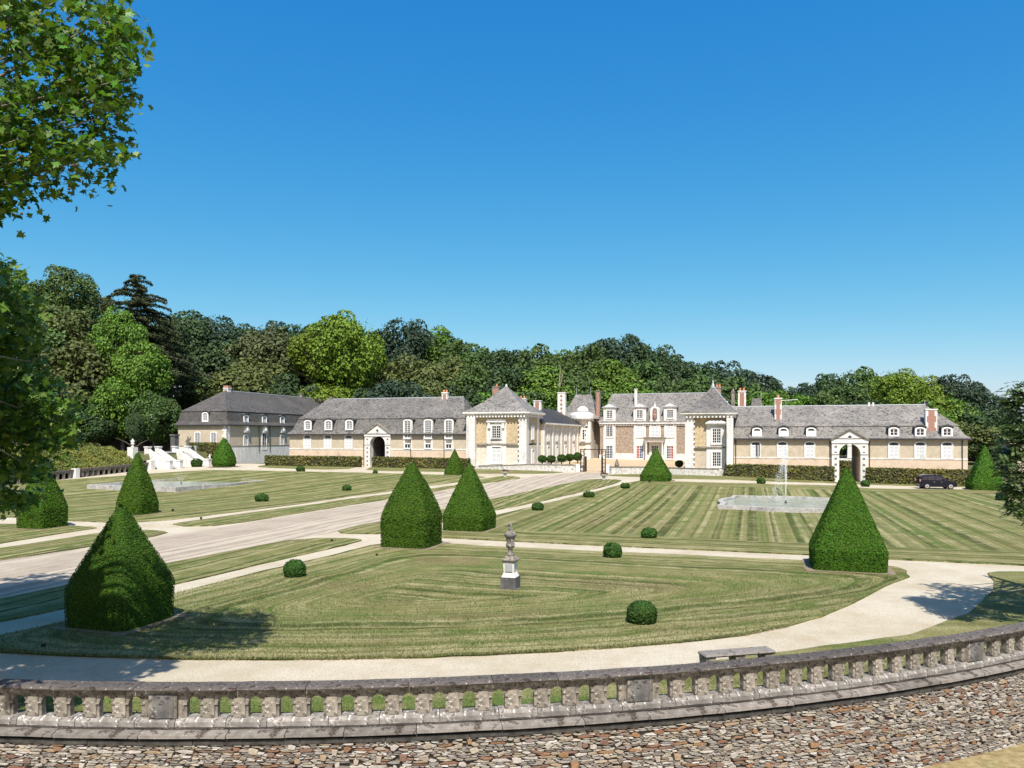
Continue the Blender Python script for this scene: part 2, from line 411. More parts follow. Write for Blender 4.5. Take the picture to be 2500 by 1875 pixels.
M['mortar'] = grainy('dark_mortar', (.06,.05,.042), (.15,.13,.105), 9, 1, .4)
_ST = [(.40,.37,.32), (.26,.24,.21), (.52,.49,.44), (.34,.305,.25), (.19,.175,.16), (.45,.40,.31), (.23,.13,.08), (.58,.56,.52), (.30,.265,.24), (.155,.14,.13), (.36,.30,.22), (.46,.435,.40), (.21,.19,.18)]
_RU = [(.24,.11,.06), (.42,.38,.32), (.30,.15,.075), (.20,.13,.10), (.52,.46,.36), (.36,.19,.085), (.58,.55,.50), (.26,.22,.19), (.19,.10,.07), (.40,.30,.19)]
def mute(pal, k, mean, gain): return [tuple(gain*(m_ + (c_-m_)*k) for c_, m_ in zip(c, mean)) for c in pal]
STONES = mute(_ST, .72, (.33,.29,.235), .90); RUST = mute(_RU, .72, (.29,.225,.17), .85)
def stone_mat(name, use_obj):
    m, nt, b = new_mat(name); t = NT(nt)
    r = t.n('ShaderNodeObjectInfo').outputs['Random'] if use_obj else t.n('ShaderNodeNewGeometry').outputs['Random Per Island']
    pal = RUST if use_obj else STONES
    col = t.ramp(r, [(i/len(pal), c) for i, c in enumerate(pal)], 'CONSTANT')
    n = t.noise(t.pos(), 30, 5, .75)
    col = t.mix(t.step(n, .3, .7), t.mix(1., col, (.55,.52,.5), 'MULTIPLY'), t.mix(1., col, (1.2,1.2,1.2), 'MULTIPLY'))
    t.L.new(col, b.inputs['Base Color']); b.inputs['Roughness'].default_value = .9
    t.bump(n, .5, .01, b); return m
M['rubble'] = stone_mat('rubble_stone_pieces', False); M['rubble_obj'] = stone_mat('rubble_stone', True)
M['lowwall'] = grainy('low_wall_stone', (.30,.285,.26), (.68,.66,.62), 3.4, .95, .5, [((.13,.12,.11), 3.2, .55, .68), ((.50,.44,.36), 1.6, .58, .7)], dist=.05)
M['basin'] = grainy('basin_stone', (.22,.21,.19), (.50,.48,.45), 3, .95, .5, [((.20,.18,.16), 4, .56, .68)], dist=.03)
M['bark'] = grainy('bark', (.055,.045,.035), (.15,.125,.10), 3, .95, .8, dist=.05)
M['planebark'] = grainy('plane_bark', (.14,.13,.09), (.33,.30,.22), 2, .9, .4)
M['yew'] = leafy('yew_leaves', [(.022,.062,.004), (.042,.108,.006), (.056,.136,.008), (.034,.090,.005), (.078,.165,.011), (.070,.100,.014)], .15, .7, .35, 0, .15)
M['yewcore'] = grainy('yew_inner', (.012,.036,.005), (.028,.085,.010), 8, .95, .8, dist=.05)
M['box'] = leafy('box_leaves', [(.018,.045,.008), (.04,.085,.014), (.055,.11,.02), (.028,.06,.012)], .12, .7, .6, 0, .15)
M['hedge'] = leafy('hornbeam_leaves', [(.030,.048,.012), (.060,.088,.020), (.095,.125,.030), (.080,.075,.026), (.042,.072,.016), (.12,.15,.040)], .15, .7, .3, .22)
M['hedgecore'] = grainy('hedge_inner', (.018,.018,.008), (.05,.045,.02), 6, .95, .6)
M['shrub'] = leafy('shrub_leaves', [(.06,.09,.016), (.12,.17,.03), (.20,.23,.05), (.08,.12,.02)], .2, .6, .3, .15)
M['plane'] = leafy('plane_leaves', [(.035,.085,.010), (.060,.135,.013), (.090,.180,.018), (.125,.225,.022), (.050,.11,.014), (.19,.26,.035)], .38, .42, 0, 0, .35)
M['plane_obj'] = leafy('plane_leaf_single', [(.06,.135,.014), (.095,.185,.02)], .38, .45, 1.0, 0, .35)
M['feather'] = leafy('walnut_leaves', [(.035,.065,.022), (.07,.115,.03), (.11,.165,.04), (.05,.085,.03)], .25, .5, 0)
M['conifer'] = leafy('cedar_needles', [(.024,.042,.020), (.042,.066,.028), (.066,.090,.034), (.09,.10,.04)], .05, .8, .2)
TREECOL = {
 'dark': [(.020,.042,.017), (.036,.066,.026), (.052,.088,.034), (.028,.054,.022)],
 'mid': [(.030,.058,.016), (.054,.096,.024), (.078,.124,.030), (.040,.074,.018)],
 'green': [(.045,.090,.012), (.078,.150,.016), (.110,.195,.020), (.058,.115,.014)],
 'lime': [(.070,.125,.012), (.120,.190,.014), (.165,.240,.020), (.085,.150,.013)],
 'olive': [(.048,.070,.018), (.085,.112,.026), (.118,.142,.034), (.062,.086,.021)],
 'brown': [(.044,.058,.022), (.074,.090,.032), (.098,.112,.040), (.055,.068,.025)],
 'blue': [(.016,.034,.022), (.028,.052,.034), (.042,.070,.046), (.021,.042,.028)]}
TREECOL = {k: [(c[0]*(1.22 if k in ('dark','blue','mid','green') else 1.1), c[1]*(1.22 if k in ('dark','blue','mid','green') else 1.05), c[2]*(1.0 if k in ('dark','blue') else 1.1)) for c in v] for k, v in TREECOL.items()}
for k, v in TREECOL.items(): M['t_'+k] = leafy('foliage_'+k, v, .15, .65, .45)
M['lawnblade'] = leafy('grass_blades', [(.075,.10,.03), (.12,.15,.045), (.18,.185,.075), (.26,.24,.12)], .2, .7)
M['carpaint'] = plain('dark_blue_car_paint', (.008,.010,.022), .18, .3, .6)
M['tyre'] = plain('tyre_rubber', (.015,.015,.015), .9)
M['alloy'] = plain('alloy_wheel', (.55,.56,.58), .3, .7)
M['lamp'] = plain('headlamp', (.75,.76,.78), .12, .2, .6)
M['black'] = plain('black_plastic', (.02,.02,.02), .5)
M['flower'] = leafy('flowers', [(.10,.02,.03), (.07,.06,.03), (.22,.05,.07), (.05,.07,.02)], .15)
def water_mat():
    m, nt, b = new_mat('basin_water'); t = NT(nt); p = t.pos()
    t.L.new(t.ramp(t.noise(p, .5, 4), [(.35, (.20,.23,.18)), (.7, (.29,.32,.26))]), b.inputs['Base Color'])
    b.inputs['Roughness'].default_value = .2; b.inputs['Specular IOR Level'].default_value = .2
    t.bump(t.noise(p, 3.5, 4, .6), .35, .03, b); return m
M['water'] = water_mat()
def spray_mat(name, alpha):
    m, nt, b = new_mat(name); t = NT(nt)
    b.inputs['Base Color'].default_value = (.9,.93,.95,1); b.inputs['Roughness'].default_value = .3
    tr = t.n('ShaderNodeBsdfTransparent'); mx = t.n('ShaderNodeMixShader'); mx.inputs[0].default_value = alpha
    t.L.new(tr.outputs[0], mx.inputs[1]); t.L.new(b.outputs[0], mx.inputs[2]); t.L.new(mx.outputs[0], nt.nodes['Material Output'].inputs[0])
    return m
M['spray'] = spray_mat('water_spray', .42)

# ------------------------------------------------------------------ the ground
def drape_grid(name, xs, rows, zoff, mat, zfun=None):
    vs = []; fs = []; n = len(rows[0])
    for x, r in zip(xs, rows):
        for y in r: vs.append((x, y, (zfun or g)(x, y) + zoff))
    for i in range(len(xs)-1):
        for j in range(n-1):
            a = i*n + j; fs.append((a, a+n, a+n+1, a+1))
    mb = MB(); mb.add(vs, fs); o = link(name, mb.mesh(name, mat, smooth=True)); tag(o, kind='structure'); return o
RI = 39.85
xs = [-1800, -700, -300, -180, -120, -90, -70] + [-60 + i*1.5 for i in range(95)] + [85, 90, 100, 120, 160, 260, 700, 1800]
def yfront(x):
    k = x - CX
    return CY - sqrt(RI*RI - k*k) if abs(k) < RI - .02 else CY
rows = []
for x in xs:
    y0 = yfront(x); yy = [y0 + (125 - y0)*i/70 for i in range(71)] + [130, 136, 142, 150, 160, 170, 180, 190, 200, 215, 240, 300, 500, 1000, 2600]
    rows.append(yy)
drape_grid('ground', xs, rows, -.07, M['soil'])
ditch = MB(); ditch.add([(-1800,-1500,-1.8),(1800,-1500,-1.8),(1800,CY+.5,-1.8),(-1800,CY+.5,-1.8)], [(0,1,2,3)])
# moat floor, finer near the wall so that the dry grass can be uneven
def moat_z(x, y): return -1.8 + .10*mnoise.noise(Vector((x*.35, y*.35, 0))) + .03*mnoise.noise(Vector((x*1.7, y*1.7, 3)))
mx = [-60 + i*1.0 for i in range(121)]
drape_grid('moat_floor', mx, [[2 + j*.6 for j in range(88)] for _ in mx], 0, M['dry'], moat_z)
tag(link('outer_field', ditch.mesh('outer_field', M['dry'])), kind='structure').location.z = -.35

import bmesh
from mathutils.geometry import tessellate_polygon
def drape_poly(name, pts, zoff, mat, cell=4.0, jitter=.05, skirt=.0, seg=.5, kind='structure'):
    """a sheet of the given plan outline laid over the ground; edge broken up like a cut turf edge"""
    P = [Vector((p[0], p[1])) for p in pts]; out = []
    for i, p in enumerate(P):
        q = P[(i+1) % len(P)]; L = (q-p).length
        far = max(1, min(p.y, q.y)/22); n = max(1, int(L/(seg*far)))
        if min(p.x, q.x) < -75 or max(p.x, q.x) > 90: n = min(n, 4)
        for k in range(n):
            w = p.lerp(q, k/n)
            j = jitter*(.5+.5*far)
            if jitter: w = w + Vector((mnoise.noise((w.x*2.3, w.y*2.3, 1))*j*1.6, mnoise.noise((w.x*2.3, w.y*2.3, 7))*j*1.6))
            out.append(w)
    bm = bmesh.new(); bv = [bm.verts.new((w.x, w.y, 0)) for w in out]
    for tri in tessellate_polygon([[Vector((w.x, w.y, 0)) for w in out]]):
        try: bm.faces.new([bv[i] for i in tri])
        except ValueError: pass
    lo = Vector((min(w.x for w in out), min(w.y for w in out))); hi = Vector((max(w.x for w in out), max(w.y for w in out)))
    for ax, a, b in ((0, lo.x, hi.x), (1, lo.y, hi.y)):
        k = math.ceil(a/cell)*cell
        while k < b:
            co = (k, 0, 0) if ax == 0 else (0, k, 0); no = (1, 0, 0) if ax == 0 else (0, 1, 0)
            bmesh.ops.bisect_plane(bm, geom=bm.verts[:]+bm.edges[:]+bm.faces[:], plane_co=co, plane_no=no); k += cell
    bmesh.ops.recalc_face_normals(bm, faces=bm.faces[:])
    for f in bm.faces:
        if f.normal.z < 0: f.normal_flip()
    if skirt:
        be = [e for e in bm.edges if len(e.link_faces) == 1]
        r = bmesh.ops.extrude_edge_only(bm, edges=be)
        sk = set(v for v in r['geom'] if isinstance(v, bmesh.types.BMVert))
    else: sk = set()
    for v in bm.verts: v.co.z = g(v.co.x, v.co.y) + zoff - (skirt if v in sk else 0)
    me = bpy.data.meshes.new(name); bm.to_mesh(me); bm.free(); me.materials.append(mat)
    o = link(name, me); tag(o, kind=kind); return o
def px(*uv): return [at(u, v).xy for u, v in uv]

# gravel of the whole garden court: everything in front of the buildings, up to the balustrade
gp = [Vector(arc_xy(-1.30 + 2.6*i/60, RI - .02)) for i in range(61)]
gp += [Vector((60, 60)), Vector(xy(82, -2)), Vector(xy(82, 4)), Vector(xy(46, 4)), Vector(xy(46, 34)), Vector(xy(16, 34)), Vector(xy(16, 4)), Vector(xy(-24, 4)), Vector(xy(-26.2, 0)), Vector(xy(-26.2, -34)), Vector((-75, 62))]
drape_poly('gravel_paths', gp, 0.0, M['gravel'], 3.0, 0)
drive = px((-30,1366),(230,1338),(420,1305),(600,1276),(850,1236),(1108,1193),(1180,1182),(1240,1173),(1300,1164),(1345,1159),(1400,1155),(1440,1152),(1490,1154),(1480,1164),(1440,1168),(1417,1174),(1308,1196),(1200,1219),(1080,1243),(923,1274),(820,1299),(700,1320),(600,1341),(392,1381),(152,1434),(-30,1470))
drape_poly('main_drive', drive, .006, M['drive'], 3.0, .12, 0, .6)
court = [Vector(xy(*p)) for p in ((29.2,-3.5),(31.6,-3.2),(33,2),(42,3),(42,31),(24,31),(22,4),(28,1))]
drape_poly('courtyard', court, .008, M['court'], 3.0, .05)

e1v, e2v = (E1.x, E1.y), (E2.x, E2.y)
def ln(vec, p, sgn=1): return (vec[0]*sgn, vec[1]*sgn, sgn*(vec[0]*p[0]+vec[1]*p[1]))
def ln2(a, b, inside):                               # signed distance from line a-b, positive towards inside
    a, b = Vector(a), Vector(b); d = (b-a).normalized(); n = Vector((-d.y, d.x))
    if n.dot(Vector(inside)-a) < 0: n = -n
    return (n.x, n.y, n.dot(a))
Pc = at(1250, 1440)
m_front = grass_mat('lawn_front', [ln2(at(1075,1328).xy, at(1978,1371).xy, Pc.xy), ln2(at(425,1450).xy, at(850,1349).xy, Pc.xy)], 1.0, True, .12, .9, .7, 1.2, (4.0, 6.5), 1.0)
front_uv = [(-60,1567),(0,1554),(149,1522),(427,1451),(640,1396),(800,1360),(850,1347),(904,1333),(960,1326),(1075,1328),(1257,1338),(1449,1347),(1700,1358),(1978,1371),(2150,1382),(2193,1387),(2212,1396),(2220,1410)]
front = px(*front_uv)
pend = front[-1]; a1 = math.atan2(pend.x-CX, CY-pend.y)
for i in range(26):                                  # the round side, from right to left
    a = a1 + (-.62 - a1)*(i+1)/26
    k = (i+1)/26
    rr = (pend - Vector((CX, CY))).length*(1-sst(0, .3, k)) + 35.5*sst(0, .3, k)
    front.append(Vector(arc_xy(a, rr)))
drape_poly('front_lawn', front, .05, m_front, 2.5, .05, .06)
far_in = at(2000, 1300).xy
m_right = grass_mat('lawn_right', [ln(e1v, (0, 0))], .62, False, .07, .45, .45, 1.25)
m_rightb = m_right
right_uv = [(1030,1312),(1075,1314),(1400,1330),(1978,1356),(2177,1367),(2500,1382),(2720,1391),(2740,1210),(2500,1200),(2367,1196.5),(2123,1193),(2046,1186.6),(1900,1183),(1750,1179),(1643,1176),(1590,1174),(1561,1175),(1540,1178),(1453,1201),(1326,1231),(1212,1258),(1110,1286)]
rp = px(*right_uv)
m_right = grass_mat('lawn_right2', [ln(e1v, rp[0], 1)], .72, False, .07, .6, .6, 1.2, None, .12)
drape_poly('right_lawn', rp, .05, m_right, 3, .05, .06)
bandm = grass_mat('lawn_band', [ln2(at(1400,1330).xy, at(1978,1356).xy, (5, 60))], .9, False, .1, .5, .5, 1.1)
band = px((1040,1311.5),(1075,1313.2),(1400,1329.2),(1978,1355.2),(2177,1366),(2500,1381),(2715,1390),(2715,1358),(2500,1350),(2177,1338),(1978,1329),(1700,1316),(1400,1303),(1200,1296),(1110,1291))
drape_poly('lawn_headland', band, .058, bandm, 3, .12)
bandn = grass_mat('lawn_band_far', [ln2(at(1750,1179).xy, at(2367,1196.5).xy, (30, 60))], .5, False, .1, .7, .3, .8)
band2 = px((1590,1175),(1643,1177),(1750,1180),(1900,1184),(2046,1187.5),(2123,1194),(2367,1197.5),(2500,1201),(2500,1209),(2367,1206),(2123,1202),(2000,1196),(1750,1189),(1640,1185),(1560,1182))
drape_poly('lawn_headland', band2, .058, bandn, 3, .2)
m_left = grass_mat('lawn_left', [ln2(at(418,1271).xy, at(1107,1178).xy, at(600,1190).xy)], .55, False, .06, .35, .45, 1.2, None, .2)
lp = px((-140,1256),(0,1262),(163,1272),(260,1276),(339,1275.5),(418,1270.5),(600,1247.5),(850,1213),(1107,1179),(1165,1169),(1185,1165),(1170,1162),(1083,1160),(974,1157),(800,1153),(577,1149),(520,1148),(440,1152),(300,1162),(143,1173),(0,1186),(-140,1200))
drape_poly('left_lawn', lp, .05, m_left, 3, .05, .06)
m_strip = grass_mat('lawn_strip', [ln(e1v, (0,0))], .95, False, .1, .5, .4, 1.2)
L3 = px((-80,1277),(0,1280),(100,1282),(163,1284),(225,1287.5),(236,1290),(225,1292),(150,1303),(0,1328),(-60,1337))
S1 = px((-80,1483),(0,1465),(152,1433),(392,1380),(600,1340),(700,1321),(780,1314.5),(850,1316),(880,1318.5),(884,1321),(860,1328),(640,1378),(424,1429),(149,1489),(0,1520),(-80,1539))
S2 = px((-60,1350),(0,1340),(230,1304.5),(361,1295),(400,1298),(407,1301),(380,1310),(211,1337),(0,1369),(-60,1379))
S3 = px((423,1281),(440,1277),(500,1269),(600,1254),(850,1219),(1107,1186),(1181,1169),(1215,1164),(1243,1163),(1264,1165),(1270,1167.5),(1230,1174),(1179,1181),(1108,1192),(850,1234),(600,1275),(520,1285),(450,1286))
S4 = px((1518,1174),(1507,1171.5),(1467,1170.5),(1440,1171),(1417,1174.5),(1308,1196.5),(1200,1219.5),(1080,1243.5),(923,1275),(860,1288),(828,1297),(832,1302),(850,1304),(923,1304.5),(950,1303),(1207,1247),(1318,1225),(1462,1192),(1500,1182))
for p in (L3, S1, S2, S3, S4): drape_poly('lawn_strip', p, .05, m_strip, 3, .05, .06)
m_back = grass_mat('grass_border', [ln2((0, 0), e1v, (0, 1))], .6, False, .1, .8, .3, .8)
B1 = px((628,1139),(646,1136),(760,1138),(862,1140),(864,1142),(850,1145),(800,1147),(700,1144),(635,1141))
B2 = px((894,1147),(907,1141),(1000,1143),(1084,1145),(1165,1146),(1290,1149),(1350,1151.5),(1374,1153.5),(1350,1155.5),(1310,1157),(1170,1156.6),(1084,1152.5),(930,1149.5))
B3 = px((1480,1160.5),(1500,1159),(1562,1158),(1643,1158.6),(1750,1162),(1900,1166),(2030,1173),(2047,1180),(1900,1176.5),(1750,1171),(1643,1169.2),(1562,1165),(1500,1163))
B4 = px((2080,1178),(2123,1178.5),(2240,1181),(2371,1183.5),(2440,1186.5),(2440,1191),(2367,1189.5),(2123,1184),(2085,1183))
for p in (B1, B2, B3, B4): drape_poly('grass_border', p, .05, m_back, 3, .05, .06)
# verge behind the balustrade and its wide end on the right
vg = [Vector(arc_xy(-.75 + 1.2*i/40, 39.83)) for i in range(41)]
vi = [Vector(arc_xy(-.75 + 1.0*i/30, 37.45)) for i in range(31)]
vi += px((2226,1552),(2323,1515),(2371,1508 - 12),(2429,1440),(2428,1420),(2410,1401),(2440,1398),(2500,1398),(2700,1402))
vg += [Vector((24, 30)), Vector((26, 32))]
drape_poly('verge', vg + vi[::-1], .05, M['verge'], 2.5, .05, .06)

# ------------------------------------------------------------------ balustrade, retaining wall
BAY = .5555/RB                                       # angle of one arch bay
def arc_place(phi, r, z): x, y = arc_xy(phi, r); return (x, y, z), -(-phi)
PH0, PH1 = -.42, .78
# angles of the solid piers (found from where they stand in the park)
def phi_of(u, z, v, r=RB):
    best = None
    for i in range(4000):
        p = -1.1 + 2.2*i/4000; x, y = arc_xy(p, r)
        e = abs(1250 + FPX*x/y - u)
        if best is None or e < best[0]: best = (e, p)
    return best[1]
piers = [phi_of(u, .5, 0) for u in (22, 400, 1560, 2378)]
step_p = (piers[3] - piers[1])/2; piers = [piers[1]-step_p, piers[1], piers[2], piers[3], piers[3]+step_p, piers[3]+2*step_p]
bal = Thing('balustrade', 'weathered grey stone balustrade of small round arches curving along the moat wall', 'balustrade', (*arc_xy(.15, RB), 0))
BO = bal.o.location.copy()
def put_arc(name, me, phi, r, z, parent=None):
    x, y = arc_xy(phi, r); o = link(name, me, parent or bal.o)
    o.location = Vector((x, y, z)) - BO; o.rotation_euler = (0, 0, phi); return o
def arch_panel_mesh(w, name):
    hw, z0, z1, ow, zs = w/2, .27, .685, .122, .525
    mb = MB(); n = 8
    op = [(-ow, z0)] + [(-ow*cos(pi*i/n), zs + ow*sin(pi*i/n)) for i in range(n+1)] + [(ow, z0)]
    for y, s in ((-.0, 1), (.13, -1)):
        L = [(-hw, z0)] + [(-hw, z0 + (z1-z0)*k) for k in (.6,)] + [(-hw, z1)]
        vs = [(x, y, z) for x, z in op] + [(-hw, y, z0), (-hw, y, z1), (hw, y, z1), (hw, y, z0)]
        k = len(op); mid = k//2
        fs = [tuple([k, k+1] + list(range(mid, -1, -1)))[::1], tuple([k+2, k+3] + list(range(k-1, mid-1, -1))), (k+1, k+2, mid)]
        fs = [f[::-1] if s > 0 else f for f in fs]
        mb.add(vs, fs)
    k = len(op)
    vs = [(x, 0, z) for x, z in op] + [(x, .13, z) for x, z in op]
    mb.add(vs, [(i, i+1, k+i+1, k+i) for i in range(k-1)])
    return mb.mesh(name, M['oldstone'])
ap = arch_panel_mesh(.5555, 'arch_panel')
mb = MB().box(-.10, .10, -.020, -.001, .27, .70); pil = mb.mesh('pilaster', M['oldstone'])
imp = [MB().box(a, b, -.022, -.001, .508, .527).mesh('impost', M['oldstone']) for a, b in ((.118, .182), (-.182, -.118))]
mb = MB().box(-.176, .176, -.018, -.002, .676, .69); lint = mb.mesh('lintel_band', M['oldstone'])
mb = MB().box(-.26, .26, -.06, .20, .27, .70); pier_m = mb.mesh('pier', M['oldstone'])
mb = MB().box(-.20, .20, -.066, -.061, .28, .69); pierp = mb.mesh('pier_panel', M['pierpanel'])
a = piers[0]
for i in range(5):
    p0, p1 = piers[i], piers[i+1]; w = (p1-p0); gap = .26/RB; stp = (w - 2*gap)/15
    for k in range(15):
        ph = p0 + gap + stp*(k+.5)
        if ph < -.45 or ph > .98: continue
        put_arc('arch_panel', ap, ph, RB, 0).scale.x = stp/BAY
        for q in imp: put_arc('impost', q, ph, RB, 0)
        put_arc('lintel_band', lint, ph, RB, 0)
        if k < 14: put_arc('pilaster', pil, ph + stp/2, RB, 0).scale.z = 1
for p in piers:
    if p > 1.0: continue
    o = put_arc('pier', pier_m, p, RB, 0); q = link('panel', pierp, o)
def arc_seg_mesh(prof_, length, name, mat, r=RB, sub=4, seed=0):
    """one stone of the curved coping: profile in (outward, z), ends square, edges worn"""
    mb = MB(); n = len(prof_); rnd = random.Random(seed); vs = []
    for i in range(sub+1):
        f = (i/sub - .5)*length; ph = f/r
        for (d, z) in prof_:
            rr = r + d + rnd.uniform(-.004, .004); vs.append((rr*sin(ph), r - rr*cos(ph), z + rnd.uniform(-.004, .004)))
    fs = [(i*n+j, (i+1)*n+j, (i+1)*n+(j+1)%n, i*n+(j+1)%n) for i in range(sub) for j in range(n)]
    fs = [f[::-1] for f in fs] + [tuple(range(n)), tuple(range((sub+1)*n-1, sub*n-1, -1))]
    mb.add(vs, fs); return mb.mesh(name, mat)
rail_prof = [(-.32,.775),(-.32,.825),(-.24,.845),(.03,.85),(.11,.838),(.14,.81),(.13,.785),(.06,.772)]
frieze_prof = [(-.17,.682),(-.17,.772),(.035,.772),(.035,.682)]
sill_prof = [(-.24,.075),(-.24,.255),(-.01,.272),(.055,.25),(.09,.215),(.095,.13),(.06,.075)]
slab_prof = [(-.26,-.06),(-.26,.072),(.10,.07),(.285,.05),(.29,-.005),(.20,-.012),(.15,-.06)]
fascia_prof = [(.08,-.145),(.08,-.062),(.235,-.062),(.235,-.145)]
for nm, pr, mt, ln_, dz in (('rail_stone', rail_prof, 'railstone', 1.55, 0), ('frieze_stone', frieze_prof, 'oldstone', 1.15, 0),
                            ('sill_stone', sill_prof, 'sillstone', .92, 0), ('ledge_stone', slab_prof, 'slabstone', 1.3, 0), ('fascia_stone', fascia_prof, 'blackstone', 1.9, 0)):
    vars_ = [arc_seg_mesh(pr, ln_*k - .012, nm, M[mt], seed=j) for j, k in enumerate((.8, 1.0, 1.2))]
    ph = -.44; rnd = random.Random(len(nm))
    while ph < .98:
        j = rnd.randrange(3); L = ln_*(.8, 1.0, 1.2)[j]; ph += L/RB/2
        o = put_arc(nm, vars_[j], ph, RB, rnd.uniform(-.006, .006)); ph += L/RB/2
# arc_seg meshes are built about the arc point at radius RB: shift into the local frame is already there

wall = Thing('retaining_wall', 'curved moat wall of rubble schist with rust brown and white stones below the balustrade', 'wall', (*arc_xy(.15, 40.15), -1.8))
WO = wall.o.location.copy()
mb = MB(); n = 120
vs = []
for i in range(n+1):
    p = -.7 + 1.75*i/n
    for r, z in ((40.15, -2.6), (40.15, -.06), (39.9, -.06), (39.9, -2.6)): vs.append((*arc_xy(p, r), z))
mb.add(vs, [(i*4+j, (i+1)*4+j, (i+1)*4+(j+1)%4, i*4+(j+1)%4) for i in range(n) for j in range(4)])
link('mortar_core', mb.mesh('mortar_core', M['mortar'], WO), wall.o)
rnd = random.Random(3)
def stone_shape(seed, chunky):
    r = random.Random(seed); n = 6 if chunky else 5; vs = []; base = []
    for i in range(n):
        a = 2*pi*(i + r.uniform(-.36, .36))/n + (.5 if not chunky else r.random())
        k = (abs(cos(a))**5 + abs(sin(a))**5)**(-1/5)*r.uniform(.84, 1.03)
        base.append((.5*k*cos(a), .5*k*sin(a)))
    tx, tz = r.uniform(-.12, .12), r.uniform(-.12, .12)                 # the broken face leans one way or the other
    for d, sc in ((.6, 1.0), (-.40, .98), (-.5, .88)):
        vs += [(x*sc, d + (tx*x + tz*z if d < 0 else 0), z*sc) for x, z in base]
    fs = [(q*n+i, q*n+(i+1)%n, (q+1)*n+(i+1)%n, (q+1)*n+i) for q in range(2) for i in range(n)]
    fs += [tuple(range(2*n, 3*n))]
    return vs, fs
shapes = [stone_shape(i, i < 8) for i in range(16)]
stones = []
def in_view(p, zz):
    y = CY - 40.15*cos(p); x = CX + 40.15*sin(p); u = 1250 + FPX*x/y; v = HORIZON + (EYE - zz)*FPX/y
    return (-80 < u < 3900 and v < 1925), y
chunks = []
for i in range(6600):
    p = rnd.uniform(-.34, .85); zz = -.16 - rnd.random()*1.8
    ok, y = in_view(p, zz)
    if not ok: continue
    h = rnd.uniform(.075, .135); L = h*rnd.uniform(1.0, 1.9)
    if zz + h/2 > -.145: continue
    if any(abs(p-c[0])*40 < (L+c[2])*.52 and abs(zz-c[1]) < (h+c[3])*.52 for c in chunks): continue
    if rnd.random() < .76: continue
    chunks.append((p, zz, L, h)); stones.append((p, zz, L, h, rnd.uniform(.07, .12), rnd.uniform(-.12, .12), rnd.randrange(8), L*h/(y*y)))
cg = {}
for c in chunks:
    for k in range(-4, 5): cg.setdefault(round(c[0]*40/.1) + k, []).append(c)
z = -.15
while z > -2.0:
    h = rnd.choice((.022, .027, .032, .038, .045, .055))*rnd.uniform(.9, 1.1)
    p = -.36 + rnd.uniform(0, .01)
    while p < .86:
        L = max(.08, min(.34, h*rnd.uniform(2.8, 7.5))); p += L/40.15/2
        zz = z - h/2 + rnd.uniform(-.004, .004) + .012*mnoise.noise(Vector((p*20, z*.9, 0)))
        ok, y = in_view(p, zz)
        if ok and zz < -.147 and not any(abs(p-c[0])*40 < c[2]*.46 and abs(zz-c[1]) < c[3]*.46 for c in cg.get(round(p*40/.1), ())):
            stones.append((p, zz, L*1.07, h*rnd.uniform(.92, 1.2), rnd.uniform(.055, .10), rnd.uniform(-.035, .035), 8 + rnd.randrange(8), L*h/(y*y)*.8))
        p += L/40.15/2 + rnd.uniform(.002, .012)/40
    z -= h + rnd.uniform(.000, .005)
stones.sort(key=lambda q: -q[7])
stone_me = []
for vs, fs in shapes:
    mb = MB(); mb.add(vs, fs); stone_me.append(mb.mesh('stone', M['rubble_obj']))
big = MB(); nbig = 0
for k, (p, zz, L, hh, d, rot, sh, _) in enumerate(stones):
    x, y = arc_xy(p, 40.165)
    mat = Matrix.Translation(Vector((x, y, zz))) @ Matrix.Rotation(p, 4, 'Z') @ Matrix.Rotation(rot, 4, 'Y') @ Matrix.Diagonal((L, d*1.3, hh, 1))
    uu = 1250 + FPX*x/y; inview = 0 < uu < 2500 and HORIZON + (EYE-zz)*FPX/y < 1872
    if nbig < 300 and inview:
        o = link('stone', stone_me[sh], wall.o); o.matrix_local = Matrix.Translation(-WO) @ mat; nbig += 1
    else:
        vs, fs = shapes[sh]; big.add([mat @ Vector(q) for q in vs], fs)
tag(link('small_stones', big.mesh('small_stones', M['rubble'], WO), wall.o), kind='stuff')

